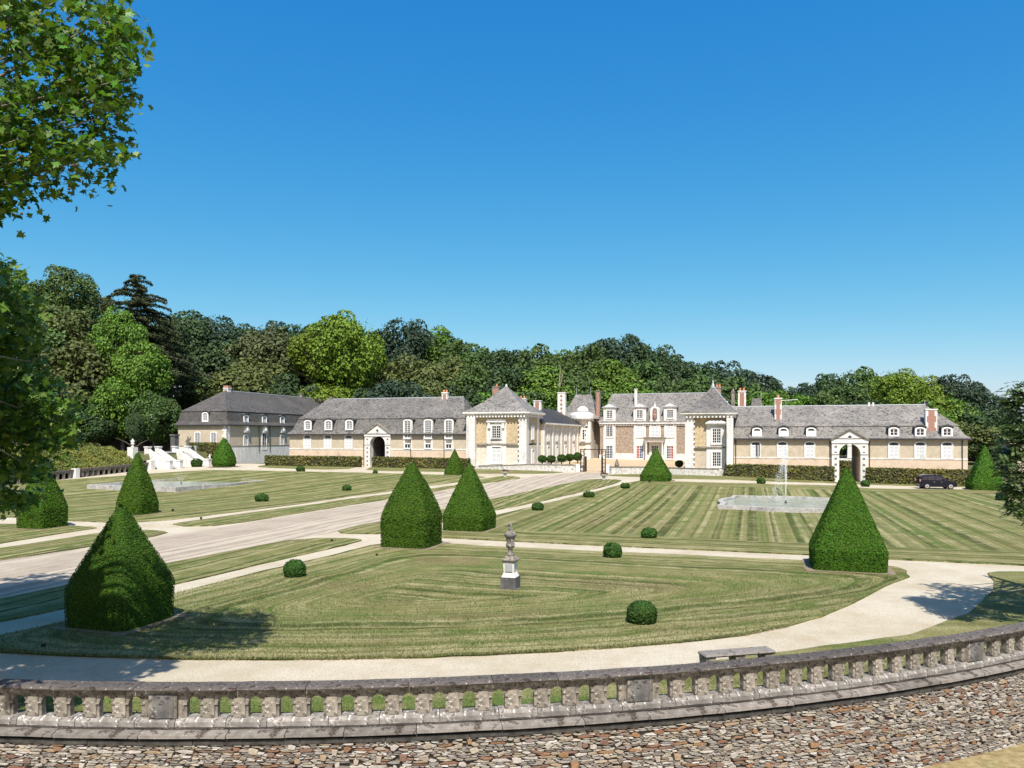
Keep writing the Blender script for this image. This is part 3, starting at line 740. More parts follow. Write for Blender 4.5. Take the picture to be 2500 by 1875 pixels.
# ------------------------------------------------------------------ clipped yews, box balls, hedges
def sq_r(a, n): return (abs(math.cos(a))**n + abs(math.sin(a))**n)**(-1.0/n)
def clipped(name, P, N, core, D, mats, dens=1.0, area=10, tilt=.55, minsize=.055, k_size=.0030):
    size = max(minsize, k_size*D); n = len(P)
    V, F = cards(P + N*(RNG.random((n, 1))*.03 - .02), N, size, .62, tilt)
    cv, cf = core
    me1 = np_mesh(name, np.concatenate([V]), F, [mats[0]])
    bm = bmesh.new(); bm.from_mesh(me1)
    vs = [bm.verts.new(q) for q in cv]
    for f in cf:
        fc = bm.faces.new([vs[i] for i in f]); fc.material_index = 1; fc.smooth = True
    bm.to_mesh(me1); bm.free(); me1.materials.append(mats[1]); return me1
def loft_points(rad, H, n_pts, seed, zmin=0.0):
    """sample a body of revolution-like section rad(z, a) by area"""
    r = np.random.default_rng(seed); P = []; N = []
    zs = np.linspace(zmin, H, 60)
    per = np.array([rad(z, pi/4)*5.2 + .05 for z in zs]); cum = np.cumsum(per); cum /= cum[-1]
    for i in range(n_pts):
        z = np.interp(r.random(), cum, zs); a = r.random()*2*pi
        R = rad(z, a); p = np.array([R*cos(a), R*sin(a), z])
        e = 1e-3
        Ra = rad(z, a+e); pa = np.array([Ra*cos(a+e), Ra*sin(a+e), z])
        z2 = min(H, z+.02) if z+.02 <= H else z-.02
        Rz = rad(z2, a); pz = np.array([Rz*cos(a), Rz*sin(a), z2])
        ta, tz = pa-p, pz-p
        if z2 < z: tz = -tz
        nn = np.cross(ta, tz); l = np.linalg.norm(nn)
        nn = nn/l if l > 1e-9 else np.array([0, 0, 1.])
        P.append(p); N.append(nn)
    return np.array(P), np.array(N)
def loft_core(rad, H, zs, n=40, k=.965):
    vs = []; fs = []
    for z in zs:
        for i in range(n):
            a = 2*pi*i/n; R = rad(z, a)*k; vs.append((R*cos(a), R*sin(a), z*.99))
    for j in range(len(zs)-1):
        for i in range(n): fs.append((j*n+i, j*n+(i+1)%n, (j+1)*n+(i+1)%n, (j+1)*n+i))
    fs.append(tuple(range((len(zs)-1)*n, len(zs)*n)))
    return vs, fs
def topiary(label, fl, fr, vap, skirt, p=1.2, nsq=9, group='clipped yew pyramids on the lawns', top=.05, taper=.02, q=1.0):
    A = at(*fl); k = (fr - 1250)/FPX
    w = (k*A.y - A.x)/(E1.x - k*E1.y)
    C = A.xy + E1*(w/2) + E2*(w/2); gz = g(C.x, C.y)
    H = z_at(vap, C.y) - gz; seed = int(fl[0])
    off = random.Random(seed).uniform(0, 50)
    def rad(z, a):
        f = max(0, (z - skirt)/(H - skirt))
        hw = w/2*(1 - taper*(1 - min(1, z/skirt))) * (1 - (1-top)*f**p) if z > skirt else w/2*(1 - taper*(1-z/skirt))
        # round the shoulder
        if f > .97: hw *= max(.05, sqrt(max(0, 1-((f-.97)/.03)**2)))
        n_ = nsq*(1-f) + 2.6*f
        nz = mnoise.noise((cos(a)*hw*.9 + off, sin(a)*hw*.9, z*.9))*.035 + mnoise.noise((cos(a)*hw*3.2 + off, sin(a)*hw*3.2, z*3.2))*.010
        return hw*min(1.36, sq_r(a, n_))*(1 + nz*min(1, 1.2/w*1.5))
    D = C.length; size = max(.042, .0021*D)
    area = 4*w*(skirt + (H-skirt)*.6)
    n = int(min(26000, area/(size*size*.20)))
    P, N = loft_points(rad, H, n, seed)
    core = loft_core(rad, H, [0, skirt*.3, skirt*.7, skirt] + [skirt + (H-skirt)*i/14 for i in range(1, 15)])
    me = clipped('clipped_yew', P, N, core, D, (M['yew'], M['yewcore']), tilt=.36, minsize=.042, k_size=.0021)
    sq = [C + E1*a_*(w/2+.22) + E2*b_*(w/2+.22) for a_, b_ in ((-1,-1),(1,-1),(1,1),(-1,1))]
    drape_poly('bare_soil', sq, .066, M['baresoil'], 3, .10)
    o = link('clipped_yew', me); o.location = (C.x, C.y, gz); o.rotation_euler = (0, 0, -TH)
    tag(o, label, 'topiary', group); return o
topiary('big yew pyramid half in tree shade, nearest on the left, just behind the balustrade', (147,1537), 299, 1226, 1.12, 1.10)
topiary('bright green yew pyramid at the left edge, partly behind the dark hanging branches', (35,1292), 100, 1118, 1.2, 1.12)
topiary('yew cone with rounded flanks rising behind the shaded near pyramid, before the left basin', (277,1258), 338, 1103, .75, 1.3, 6)
topiary('small teardrop shaped yew before the far left slate roofed building', (510,1141), 552, 1068, .6, 1.75, 3.2, taper=.12)
topiary('tall bulging yew pyramid, left one of the pair in the middle of the garden', (924,1339), 1037, 1126, 1.4, 1.36)
topiary('yew pyramid standing right behind the tall bulging one, its lower right neighbour in the pair', (1076,1298), 1179, 1128, .85, 1.14)
topiary('small yew pyramid peeping out behind the middle pair, in front of the corner pavilion hedge', (1083,1160.5), 1122, 1095, .3, 1.1)
topiary('flared yew pyramid with a broad foot before the main house and its low wall', (1562,1176), 1633, 1093, .75, .92, taper=-.02)
topiary('largest yew pyramid on the right, its base on the tip of the front lawn', (1984,1396), 2174, 1140, .85, 1.0)
topiary('yew pyramid at the right end of the hedge behind the parked car', (2373,1198), 2456, 1086, .7, 1.02)

def ball(label, u0, u1, vt, vb, group, mats=('box', 'yewcore'), flat=1.0, cat='shrub', base=None, dz=0, name='box_ball'):
    uc = (u0+u1)/2
    P0 = at(uc, vb - 1.5) if base is None else Vector(base)
    r = (u1-u0)/2/FPX*P0.y
    C = Vector((P0.x, P0.y + r*.3)); gz = g(C.x, C.y) if base is None else P0.z
    H = (z_at(vt, C.y) - gz); seed = int(uc*3)
    off = random.Random(seed).uniform(0, 50)
    def rad(z, a):
        f = z/H; zc = .44
        k = (f-zc)/(1-zc) if f > zc else (zc-f)/zc*.80
        hw = r*sqrt(max(.0, 1 - abs(k)**2.3))
        return hw*(1 + .05*mnoise.noise((cos(a)*1.5+off, sin(a)*1.5, z*2/r)) + .02*mnoise.noise((cos(a)*5+off, sin(a)*5, z*6)))
    D = C.length; size = max(.05, .0030*D); n = int(min(5000, 13*r*H/(size*size*.30)))
    P, N = loft_points(rad, H, n, seed)
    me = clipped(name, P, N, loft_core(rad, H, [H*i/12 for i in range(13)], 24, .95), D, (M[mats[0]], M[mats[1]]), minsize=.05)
    o = link(name, me); o.location = (C.x, C.y, gz + dz); tag(o, label, cat, group); return o
GB = 'clipped box balls on the lawns'
for lab, a in (
 ('nearest box ball, low on the front lawn to the left of the stone bench', (1532,1606,1467,1527)),
 ('round box ball at the far edge of the front lawn, close to the cross path', (1474,1519,1324,1365)),
 ('squat box ball just beyond the cross path, below the right basin', (1567,1605,1288,1317)),
 ('box ball at the left rim of the front lawn beside the narrow pale path', (691,743,1366,1413)),
 ('first box ball beside the narrow path right of the drive, near the pyramid pair', (1299,1327,1226,1249)),
 ('second box ball beside the narrow path right of the drive, halfway up', (1425,1451,1199,1217)),
 ('third box ball beside the narrow path right of the drive, nearest the flared pyramid', (1516,1538,1179,1195)),
 ('box ball on the far lawn edge between fountain jet and flared pyramid', (1849,1869,1166,1183.5)),
 ('tiny box ball on the far lawn edge right of the teardrop yew', (723,743,1138,1153)),
 ('browned little box cube on the lawn edge before the left archway', (911,921,1148,1158)),
 ('box ball in the middle of the left lawn towards the left archway', (835,857,1184,1200)),
 ('box ball on the left lawn nearest the narrow path left of the drive', (622,653,1205,1227)),
 ('box ball at the far right under the yew pyramid beside the overhanging tree', (2436,2462,1203,1224)),
 ('box ball half hidden behind the right flank of the largest pyramid', (2104,2124,1172,1190))):
    ball(lab, *a, GB)

def hedge(label, A, B, depth, h, zb, h2=None, name='clipped_hedge', mats=('hedge', 'hedgecore'), group='clipped hornbeam hedges'):
    """hedge along plan line A-B (its front foot), thickness to the left of the line"""
    A, B = Vector(A), Vector(B); L = (B-A).length; d = (B-A)/L; nrm = Vector((-d.y, d.x))
    D = ((A+B)/2).length; size = .0031*D; h2 = h2 or h
    r = np.random.default_rng(int(L*100)); P = []; N = []
    def gr(x): q = A + d*x; return g(q.x, q.y) if zb is None else zb
    areas = [L*h, L*depth, depth*h, depth*h, L*h*.3]; tot = int(min(20000, sum(areas)/(size*size*.33)))
    for k, ar in enumerate(areas):
        for i in range(int(tot*ar/sum(areas))):
            a, b = r.random(), r.random(); x = a*L; hh = h + (h2-h)*a
            wv = .05*mnoise.noise((x*.8, b*2, k)) + .03*mnoise.noise((x*3, b*4, k))
            if k == 0: P.append((x, wv, gr(x) + b*hh)); N.append((0, -1, .15))
            elif k == 1: P.append((x, b*depth, gr(x) + hh + wv*.5)); N.append((0, 0, 1))
            elif k == 2: P.append((wv, a*depth, gr(0) + b*h)); N.append((-1, 0, .1))
            elif k == 3: P.append((L+wv, a*depth, gr(L) + b*h2)); N.append((1, 0, .1))
            else: P.append((x, depth + wv, gr(x) + b*hh)); N.append((0, 1, .1))
    n = max(2, int(L/2)); cv = []; cf = []
    for i in range(n+1):
        x = L*i/n; hh = h + (h2-h)*i/n; e = .05 if 0 < i < n else 0
        x = min(max(x, .06), L-.06)
        cv += [(x, .06, gr(x)-.05), (x, .06, gr(x)+hh-.06), (x, depth-.06, gr(x)+hh-.06), (x, depth-.06, gr(x)-.05)]
    for i in range(n):
        for j in range(3): cf.append((i*4+j, i*4+j+4, i*4+j+5, i*4+j+1))
    cf += [(0,1,2,3), (n*4+3, n*4+2, n*4+1, n*4)]
    z0 = gr(L/2); P = np.array(P); P[:, 2] -= z0; cv = [(x, y, z-z0) for x, y, z in cv]
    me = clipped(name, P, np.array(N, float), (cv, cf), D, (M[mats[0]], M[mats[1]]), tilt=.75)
    o = link(name, me); o.location = (A.x, A.y, z0); o.rotation_euler = (0, 0, math.atan2(d.y, d.x))
    tag(o, label, 'hedge', group); return o
def hpx(a, b): return at(*a).xy, at(*b).xy
hedge('hornbeam hedge left of the left archway, browning in patches', *hpx((646,1137.5),(874,1141)), 1.3, 1.42, None)
hedge('hornbeam hedge between the left archway and the corner pavilion', *hpx((907,1141.5),(1140,1147)), 1.3, 1.42, None)
hedge('hornbeam hedge behind the fountain jet, left of the right archway', xy(46.6, -2.5), xy(58.55, -2.4), 1.3, 1.42, None, 1.72)
hedge('hornbeam hedge behind the parked car, right of the right archway', xy(61.9, -2.5), xy(73.0, -2.7), 1.3, 1.75, None, 1.72)
hA, hB = at(574, 1132).xy, at(646, 1127).xy
hedge('brown beech hedge climbing along the plinth of the far left building', hA, hB, 1.4, 1.75, None, 1.7)
hedge('green hedge in front of the end wall of the far left building', xy(-31.0, -1.4), xy(-25.6, -1.9), 1.5, 1.9, 2.55)

# ------------------------------------------------------------------ building kit (all in the chateau frame: s along the fronts, t away from us, z up)
def arch_outline(w, h, rise, n=8, z0=0.):
    return [(-w/2, z0), (w/2, z0)] + [(w/2*cos(pi*i/n), z0+h-rise+rise*sin(pi*i/n)) for i in range(n+1)]
CACHE = {}
def cached(key, fn):
    if key not in CACHE: CACHE[key] = fn()
    return CACHE[key]
def bars_mesh(w, h, nv, nh, y0=-.055, y1=-.028, b=.045, mat=None):
    mb = MB()
    for i in range(nv):
        x = -w/2 + w*(i+1)/(nv+1); bb = b*1.5 if i == nv//2 else b*.8
        mb.box(x-bb/2, x+bb/2, y0, y1, 0, h)
    for j in range(nh):
        z = h*(j+1)/(nh+1); mb.box(-w/2, w/2, y0+.004, y1, z-b*.4, z+b*.4)
    mb.box(-w/2, -w/2+b, y0-.002, y1, 0, h); mb.box(w/2-b, w/2, y0-.002, y1, 0, h)
    mb.box(-w/2, w/2, y0-.004, y1, 0, b*1.4); mb.box(-w/2, w/2, y0-.004, y1, h-b, h)
    return mb.mesh('glazing_bars', mat or M['white2'])
def shutter_mesh(w, h):
    """one panelled shutter leaf: a framed board with raised fields"""
    mb = MB().box(-w/2, w/2, -.06, -.02, 0, h)
    for k in range(3):
        z0 = h*(.04 + .32*k); mb.box(-w/2+.06, w/2-.06, -.07, -.058, z0+.05, z0 + h*.32 - .07, 1)
    return mb.mesh('shutter', [M['white2'], M['shutterfield']])
def window(th, s, t, z, w, h, kind='glass', rise=.16, sw=.15, rz=0, nv=3, nh=4, parent=None, name='window', glass=('glass','glass'), ajar=0, proud=.10):
    n = 8
    def fr():
        mb = MB(); mb.ring_y(arch_outline(w+2*sw, h+sw*1.9, rise*1.1+.02, n, -sw*.9), arch_outline(w, h, rise, n), -proud, .03)
        return mb.mesh(name, M['white'])
    o = th.put(name, cached((name, w, h, sw, rise, proud), fr), (s, t, z), rz, parent)
    if kind == 'glass':
        for sd in (0, 1):
            def pn():
                mb = MB(); x0, x1 = ((-w/2, -.001), (.001, w/2))[sd]
                pts = [p for p in arch_outline(w, h, rise, n)]
                poly = [(min(max(x, x0), x1), zz) for x, zz in pts]
                q = []
                for p in poly:
                    if not q or (abs(p[0]-q[-1][0]) + abs(p[1]-q[-1][1])) > 1e-4: q.append(p)
                return mb.prism_y(q, -.03, .0).mesh('pane', M[glass[sd]])
            link('pane', cached(('pane', w, h, rise, sd, glass[sd]), pn), o)
        link('glazing_bars', cached(('bars', w, h, nv, nh), lambda: bars_mesh(w, h - rise*.3, nv, nh)), o)
    else:
        hs_ = h - rise - .15
        lw = w/2 - .03
        sm = cached(('shut', w, h), lambda: shutter_mesh(lw, hs_))
        for sd in (-1, 1):
            q = link('shutter', sm, o); q.location = (sd*(lw/2 + .02), 0, .02)
            if ajar and sd == 1: q.rotation_euler = (0, 0, R_(-ajar)); q.location.y = -.06
        def tr():
            mb = MB(); mb.prism_y([(x, zz) for x, zz in arch_outline(w, h, rise, n) if zz > 0] + [(-w/2, hs_+.03), (w/2, hs_+.03)], -.02, 0)
            return mb.mesh('transom', M['louvre'])
        link('transom', cached(('tran', w, h, rise), tr), o)
        link('dark_reveal', cached(('rev', w, h), lambda: MB().box(-w/2, w/2, -.018, 0, 0, hs_+.03).mesh('dark_reveal', M['louvre'])), o)
    return o
def mansard(th, s0, s1, t0, t1, ze, zb, zr, ov=.35, inb=.9, hipL=None, hipR=None, mats=('slate', 'slate'), names=('lower_roof', 'upper_roof')):
    tm = (t0+t1)/2
    def rect(z, ins, f):
        a = s0 - ov + ins if hipL is not None else s0
        b = s1 + ov - ins if hipR is not None else s1
        return [(a, t0-ov+ins, z), (b, t0-ov+ins, z), (b, t1+ov-ins, z), (a, t1+ov-ins, z)]
    r = [rect(ze, 0, 0), rect(ze + (zb-ze)*.28, (ov+inb)*.48, 0), rect(zb - .03, ov+inb, 0)]
    mb = MB()
    for a, b in zip(r, r[1:]): mb.add(a+b, [(0,1,5,4),(1,2,6,5),(2,3,7,6),(3,0,4,7)])
    mb.add(rect(ze - .02, .02, 0), [(3,2,1,0)])
    lo = th.part(names[0], mb, M[mats[0]])
    q = rect(zb, ov+inb-.10, 0); q2 = rect(zb-.07, ov+inb-.10, 0)
    ra = (s0 + hipL if hipL is not None else s0); rb = (s1 - hipR if hipR is not None else s1)
    mb = MB(); mb.add(q + [(ra, tm, zr), (rb, tm, zr)], [(0,1,5,4),(1,2,5),(2,3,4,5),(3,0,4)])
    mb.add(q2 + q, [(0,1,5,4),(1,2,6,5),(2,3,7,6),(3,0,4,7),(3,2,1,0)])
    up = th.part(names[1], mb, M[mats[1]])
    mb = MB(); mb.tube([(ra, tm, zr+.02), (rb, tm, zr+.02)], .08, 6); th.part('ridge_cap', mb, M['zinc'], up)
    return lo, up
def hip_roof(th, s0, s1, t0, t1, ze, zr, ra, rb, mat, bell=.12, name='roof'):
    tm0, tm1 = (ra[1], rb[1]); n = 6
    mb = MB(); R = [(s0,t0,ze),(s1,t0,ze),(s1,t1,ze),(s0,t1,ze)]
    top = [(*ra, zr), (*rb, zr), (*rb, zr), (*ra, zr)]
    prev = R
    for i in range(1, n+1):
        f = i/n; zf = f - bell*sin(pi*f)                   # swept eaves
        cur = [tuple(a[k] + (b[k]-a[k])*(f if k < 2 else zf) for k in range(3)) for a, b in zip(R, top)]
        mb.add(prev+cur, [(0,1,5,4),(1,2,6,5),(2,3,7,6),(3,0,4,7)]); prev = cur
    mb.add(R, [(3,2,1,0)])
    o = th.part(name, mb, M[mat])
    return o
def chimney(th, s, t, z0, z1, w, d, pots=0, body='white', panel=None, cap='oldstone', potmat='pot'):
    mb = MB().box(s-w/2, s+w/2, t-d/2, t+d/2, z0, z1)
    mb.box(s-w/2-.06, s+w/2+.06, t-d/2-.06, t+d/2+.06, z1+.001, z1+.14)
    o = th.part('chimney', mb, M[body])
    if panel == 'brick':
        mb = MB().box(s-w/2+w*.22, s+w/2-w*.22, t-d/2-.025, t-d/2-.001, z0+.1, z1-.12); th.part('brick_panel', mb, M['brick'], o)
    if panel == 'teeth':
        nz = int((z1-z0)/.55)
        mb = MB(); x0, x1 = s-w*.26, s+w*.26; hh = (z1-z0)/nz
        pts = []
        for i in range(nz): e = 0 if i % 2 else w*.13; pts += [(x1+e, z0+i*hh), (x1+e, z0+(i+1)*hh)]
        for i in range(nz-1, -1, -1): e = 0 if i % 2 else w*.13; pts += [(x0-e, z0+(i+1)*hh), (x0-e, z0+i*hh)]
        mb.prism_y(pts, t-d/2-.03, t-d/2-.001); th.part('brick_panel', mb, M['brick'], o)
    if panel == 'diamond':
        mb = MB(); k = max(2, int((z1-z0)/.7)); hh = (z1-z0-.3)/k
        for i in range(k):
            zc = z0+.15+hh*(i+.5)
            mb.prism_y([(s, zc-hh*.40), (s+w*.19, zc), (s, zc+hh*.40), (s-w*.19, zc)], t-d/2-.03, t-d/2-.001)
        tag(th.part('brick_pattern', mb, M['brick'], o), kind='stuff')
    for i in range(pots):
        x = s + (i - (pots-1)/2)*w*.46
        mb = MB().lathe([(.13, z1+.12), (.15, z1+.2), (.115, z1+.5), (.14, z1+.54), (.10, z1+.55)], x, t, 8); th.part('chimney_pot', mb, M[potmat], o)
    return o
def block(th, name, mat, *a, parent=None):
    return th.part(name, MB().box(*a), M[mat], parent)
def gatehouse(th, sc, w, aw, z0, ztop, zap, zspr, t0, t1, wall='white'):
    """white stone gateway with a round arch under a small pediment"""
    n = 14; hw, r = w/2, aw/2; out = []
    op = [(-r, z0)] + [(-r*cos(pi*i/n), zspr + r*sin(pi*i/n)) for i in range(n+1)] + [(r, z0)]
    k = len(op); mid = k//2; mb = MB()
    for t, fl in ((t0, 0), (t1, 1)):
        vs = [(sc+x, t, z) for x, z in op] + [(sc-hw, t, z0), (sc-hw, t, ztop), (sc+hw, t, ztop), (sc+hw, t, z0), (sc, t, zap)]
        fs = [tuple([k, k+1] + list(range(mid, -1, -1))), tuple([k+2, k+3] + list(range(k-1, mid-1, -1))), (k+1, k+2, mid), (k+1, k+4, k+2)]
        mb.add(vs, [f[::-1] if not fl else f for f in fs])
    vs = [(sc+x, t0, z) for x, z in op] + [(sc+x, t1, z) for x, z in op]
    mb.add(vs, [(i, i+1, k+i+1, k+i) for i in range(k-1)])
    for sd in (-1, 1): mb.add([(sc+sd*hw, t0, z0), (sc+sd*hw, t1, z0), (sc+sd*hw, t1, ztop), (sc+sd*hw, t0, ztop)], [(0,1,2,3) if sd > 0 else (3,2,1,0)])
    gt = th.part('gateway', mb, M[wall])
    sl = (zap-ztop)/hw; e = .22
    for sd in (-1, 1):
        mb = MB(); mb.prism_y([(sc, zap+.04), (sc, zap+.20), (sc+sd*(hw+e), ztop-sl*e+.20), (sc+sd*(hw+e), ztop-sl*e+.04)][::(-1 if sd > 0 else 1)], t0-.16, t1)
        th.part('pediment_cornice', mb, M['oldstone'], gt)
        mb = MB()
        nb = 7
        for i in range(nb):
            zz = z0 + .5 + (ztop-z0-1.2)*i/(nb-1)
            mb.box(sc+sd*(hw-.42)-.13, sc+sd*(hw-.42)+.13, t0-.035, t0-.001, zz-.11, zz+.11)
        tag(th.part('bossed_blocks', mb, M['oldstone'], gt), kind='stuff')
        mb = MB().box(sc+sd*(r+.02) - (0 if sd > 0 else hw-r-.02), sc+sd*(r+.02) + (hw-r-.02 if sd > 0 else 0), t0-.09, t0-.002, zspr-.06, zspr+.08); th.part('impost', mb, M['white'], gt)
    mb = MB().box(sc-hw-.04, sc+hw+.04, t0-.10, t0-.001, ztop-.30, ztop-.08); th.part('string_course', mb, M['white'], gt)
    mb = MB().lathe([(.30, 0), (.30, .05), (.20, .06), (.20, .02)], 0, 0, 16)
    q = MB(); q.add([(sc+x, t0-.001-zz, (ztop+zap)/2-.18+y) for x, y, zz in mb.v], mb.f); th.part('oculus', q, M['white'], gt)
    q = MB(); q.prism_y([(sc+.19*cos(2*pi*i/12), (ztop+zap)/2-.18+.19*sin(2*pi*i/12)) for i in range(12)], t0-.025, t0-.002); th.part('oculus_opening', q, M['louvre'], gt)
    return gt
def quoin_pier(th, s0, s1, t0, t1, z0, z1, ch=.31, teeth=0, name='quoin_pier'):
    """pier of coursed white blocks, joints cut back"""
    mb = MB(); n = int(round((z1-z0)/ch)); hh = (z1-z0)/n
    mb.box(s0+.02, s1-.02, t0+.025, t1, z0, z1)
    for i in range(n):
        e = teeth if i % 2 else 0
        mb.box(s0-(e if teeth < 0 else 0)*-1, s1+(e if teeth > 0 else 0), t0, t1-.002, z0+i*hh+.014, z0+(i+1)*hh-.014)
    o = th.part(name, mb, M['white']); tag(o, kind='stuff'); return o
def cornice(th, s0, s1, t0, t1, z0, z1, dent=True, mat='white', over=.5):
    mb = MB()
    mb.frustum(s0-over*.25, s1+over*.25, t0-over*.25, t1+over*.25, z0+(z1-z0)*.35, s0-over, s1+over, t0-over, t1+over, z0+(z1-z0)*.72)
    mb.box(s0-over, s1+over, t0-over, t1+over, z0+(z1-z0)*.72+.001, z1)
    mb.box(s0-.06, s1+.06, t0-.06, t1+.06, z0, z0+(z1-z0)*.35-.001)
    c = th.part('cornice', mb, M[mat])
    if dent:
        mb = MB(); k = int((s1-s0)/.42)
        for i in range(k):
            x = s0 + (s1-s0)*(i+.5)/k; mb.box(x-.11, x+.11, t0-over*.62, t0-.07, z0-.02, z0+(z1-z0)*.42)
        k = int((t1-t0)/.42)
        for i in range(k):
            y = t0 + (t1-t0)*(i+.5)/k; mb.box(s1+.07, s1+over*.62, y-.11, y+.11, z0-.02, z0+(z1-z0)*.42)
        tag(th.part('modillions', mb, M[mat], c), kind='stuff')
    return c
def dormer(th, s, t, z, w, h, rise, depth=1.6, nv=3, nh=3, rz=0, cap=.12, closed=False, body='slate2', sw=.17):
    """arched window standing in the roof: slate cheeks and cap, white front"""
    def bd():
        mb = MB(); mb.prism_y(arch_outline(w+2*sw-.04, h+sw*1.6, rise*1.2, 8, -.05), -.001, depth); return mb.mesh('dormer', M[body])
    o = th.put('dormer', cached(('dorm', w, h, sw, depth, body), bd), (s, t, z), rz)
    def cp():
        mb = MB(); a = arch_outline(w+2*sw+.26, h+sw*1.6+.16, rise*1.35+.06, 10, 0); b = arch_outline(w+2*sw+.02, h+sw*1.6+.02, rise*1.25, 10, 0)
        a, b = a[2:], b[2:]
        k = len(a); lim = h*.62
        a = [p for p in a if p[1] > lim]; b = b[:len(a)]
        k = len(a)
        vs = [(x, -.22, zz) for x, zz in a] + [(x, -.22, zz) for x, zz in b] + [(x, depth, zz) for x, zz in a] + [(x, depth, zz) for x, zz in b]
        fs = [(i, i+1, k+i+1, k+i)[::-1] for i in range(k-1)] + [(i, 2*k+i, 2*k+i+1, i+1)[::-1] for i in range(k-1)] + [(k+i, k+i+1, 3*k+i+1, 3*k+i) for i in range(k-1)]
        fs += [(0, k, 3*k, 2*k), (k-1, 3*k-1, 4*k-1, 2*k-1)]
        mb.add(vs, fs); return mb.mesh('dormer_cap', M['slate2'])
    link('dormer_cap', cached(('dcap', w, h, sw, depth), cp), o)
    link('dormer_front', cached(('dfr', w, h, sw, rise), lambda: MB().ring_y(arch_outline(w+2*sw, h+sw*1.6, rise*1.2, 8, -sw*.6), arch_outline(w, h, rise, 8), -.12, .0).mesh('dormer_front', M['white2'])), o)
    if closed:
        link('shutter', cached(('dsh', w, h), lambda: MB().box(-w/2, w/2, -.07, -.03, 0, h-rise-.04).mesh('shutter', M['white2'])), o)
        link('pane', cached(('dpn', w, h), lambda: MB().prism_y(arch_outline(w, h, rise, 8), -.02, -.002).mesh('pane', M['louvre'])), o)
    else:
        link('pane', cached(('dpg', w, h), lambda: MB().prism_y(arch_outline(w, h, rise, 8), -.02, -.002).mesh('pane', M['glass'])), o)
        link('glazing_bars', cached(('dbar', w, h, nv, nh), lambda: bars_mesh(w, h-rise*.3, nv, nh, -.06, -.021)), o)
    return o
def pipe(th, s, t, z0, z1): return th.part('drainpipe', MB().tube([(s, t-.08, z0), (s, t-.08, z1)], .055, 6), M['gutter'])

# ------------------------------------------------------------------ left wing with its archway
W = chateau_thing('stable_wing', 'long left wing with grey mansard roof, beige walls and a dark archway', 'building', 0, 0, 1.2)
for a, b in ((-14.2, -1.17), (1.17, 13.3)):
    block(W, 'wall', 'plaster', a, b, .0, 8.5, 3.72, 5.62)
    block(W, 'wall', 'plaster2', a, b, -.04, 8.54, .6, 3.56)
    block(W, 'string_course', 'white', a, b, -.085, 8.4, 3.561, 3.719)
block(W, 'passage_vault', 'plaster', -1.168, 1.168, .6, 8.3, 5.53, 5.61)
block(W, 'back_wall', 'panelstone', -1.168, 1.168, 8.0, 8.3, .8, 5.528)  # dark stone here puts the shade of the deep passage into the colour
for a, b in ((-1.166, -1.10), (1.10, 1.166)): block(W, 'passage_shade_lining', 'panelstone', a, b, .72, 7.99, .8, 5.527)  # added dark side boxes: the passage shade is put into their colour
window(W, .25, 7.98, 3.4, .8, 1.3, 'glass', .02, .12, nv=1, nh=2)
gatehouse(W, 0, 3.95, 2.33, .95, 5.75, 7.08, 4.345, -.26, .7)
mansard(W, -14.2, 13.4, 0, 8.5, 5.75, 7.98, 10.92, .35, .95, 3.7, 2.3)
for a, b in ((-14.55, -2.05), (2.05, 3.86), (5.14, 6.92), (8.20, 9.94), (11.22, 13.4)):
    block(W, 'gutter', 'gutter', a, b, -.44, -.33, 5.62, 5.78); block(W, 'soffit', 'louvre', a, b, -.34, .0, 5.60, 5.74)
for s, aj in ((-11.23, 0), (-7.9, 0), (-4.57, 0)):
    window(W, s, 0, 3.86, 1.0, 1.68, 'shutter', .20, .17)
    dormer(W, s+.08, .02, 6.42, .86, 1.22, .22)
for s in (4.5, 7.56, 10.58):
    block(W, 'stone_strip', 'white', s-.64, s+.64, -.06, .01, 3.45, 6.0)
    window(W, s, -.07, 5.2, .92, 2.42, 'glass', .2, .17, nv=3, nh=7, name='tall_window')
    dormer(W, s, .2, 6.4, .95, 1.22, .22, 1.5)
    block(W, 'apron_panel', 'oldstone', s-.42, s+.42, -.075, -.061, 4.55, 5.05)
    window(W, s, -.07, 3.80, .82, .58, 'glass', .01, .14, nv=1, nh=0, name='basement_window')
for s in (-2.13, 4.98, 9.9): pipe(W, s if s > 0 else -2.2, -.0 if s < 0 else -.05, .9, 5.6)
chimney(W, 8.3, 4.25, 10.4, 11.5, .85, .6, 2, 'white', 'brick')
chimney(W, -9.9, 4.3, 10.6, 11.15, .4, .4, 0, 'oldstone')

# ------------------------------------------------------------------ far left building, seen at an angle
W = chateau_thing('rear_wing', 'far left building with dark slate mansard, its side wall in raking light', 'building', -25.3, .5, 1.5)
x0, x1, y0, y1 = -34.2, -25.3, .55, 46.0
block(W, 'wall', 'plaster', x0, x1, y0, y1, 3.99, 7.05); block(W, 'plinth', 'white', x0-.06, x1+.06, y0-.06, y1, 1.0, 3.9)
block(W, 'string_course', 'oldstone', x0-.10, x1+.10, y0-.10, y1, 3.901, 3.989)
r_ = [[(x0-a, y0-a, z), (x1+a, y0-a, z), (x1+a, y1+a, z), (x0-a, y1+a, z)] for a, z in ((.42, 7.22), (.02, 7.75), (-.32, 9.22))]
mb = MB()
for a, b in zip(r_, r_[1:]): mb.add(a+b, [(0,1,5,4),(1,2,6,5),(2,3,7,6),(3,0,4,7)])
W.part('lower_roof', mb, M['slate2'])
a = -.22; q_ = [(x0-a, y0-a, 9.25), (x1+a, y0-a, 9.25), (x1+a, y1+a, 9.25), (x0-a, y1+a, 9.25)]; xm = (x0+x1)/2
mb = MB(); mb.add(q_ + [(xm, y0+5.2, 12.65), (xm, y1-5.2, 12.65)], [(0,1,4),(1,2,5,4),(2,3,5),(3,0,4,5),(3,2,1,0)]); up_ = W.part('upper_roof', mb, M['slate2'])
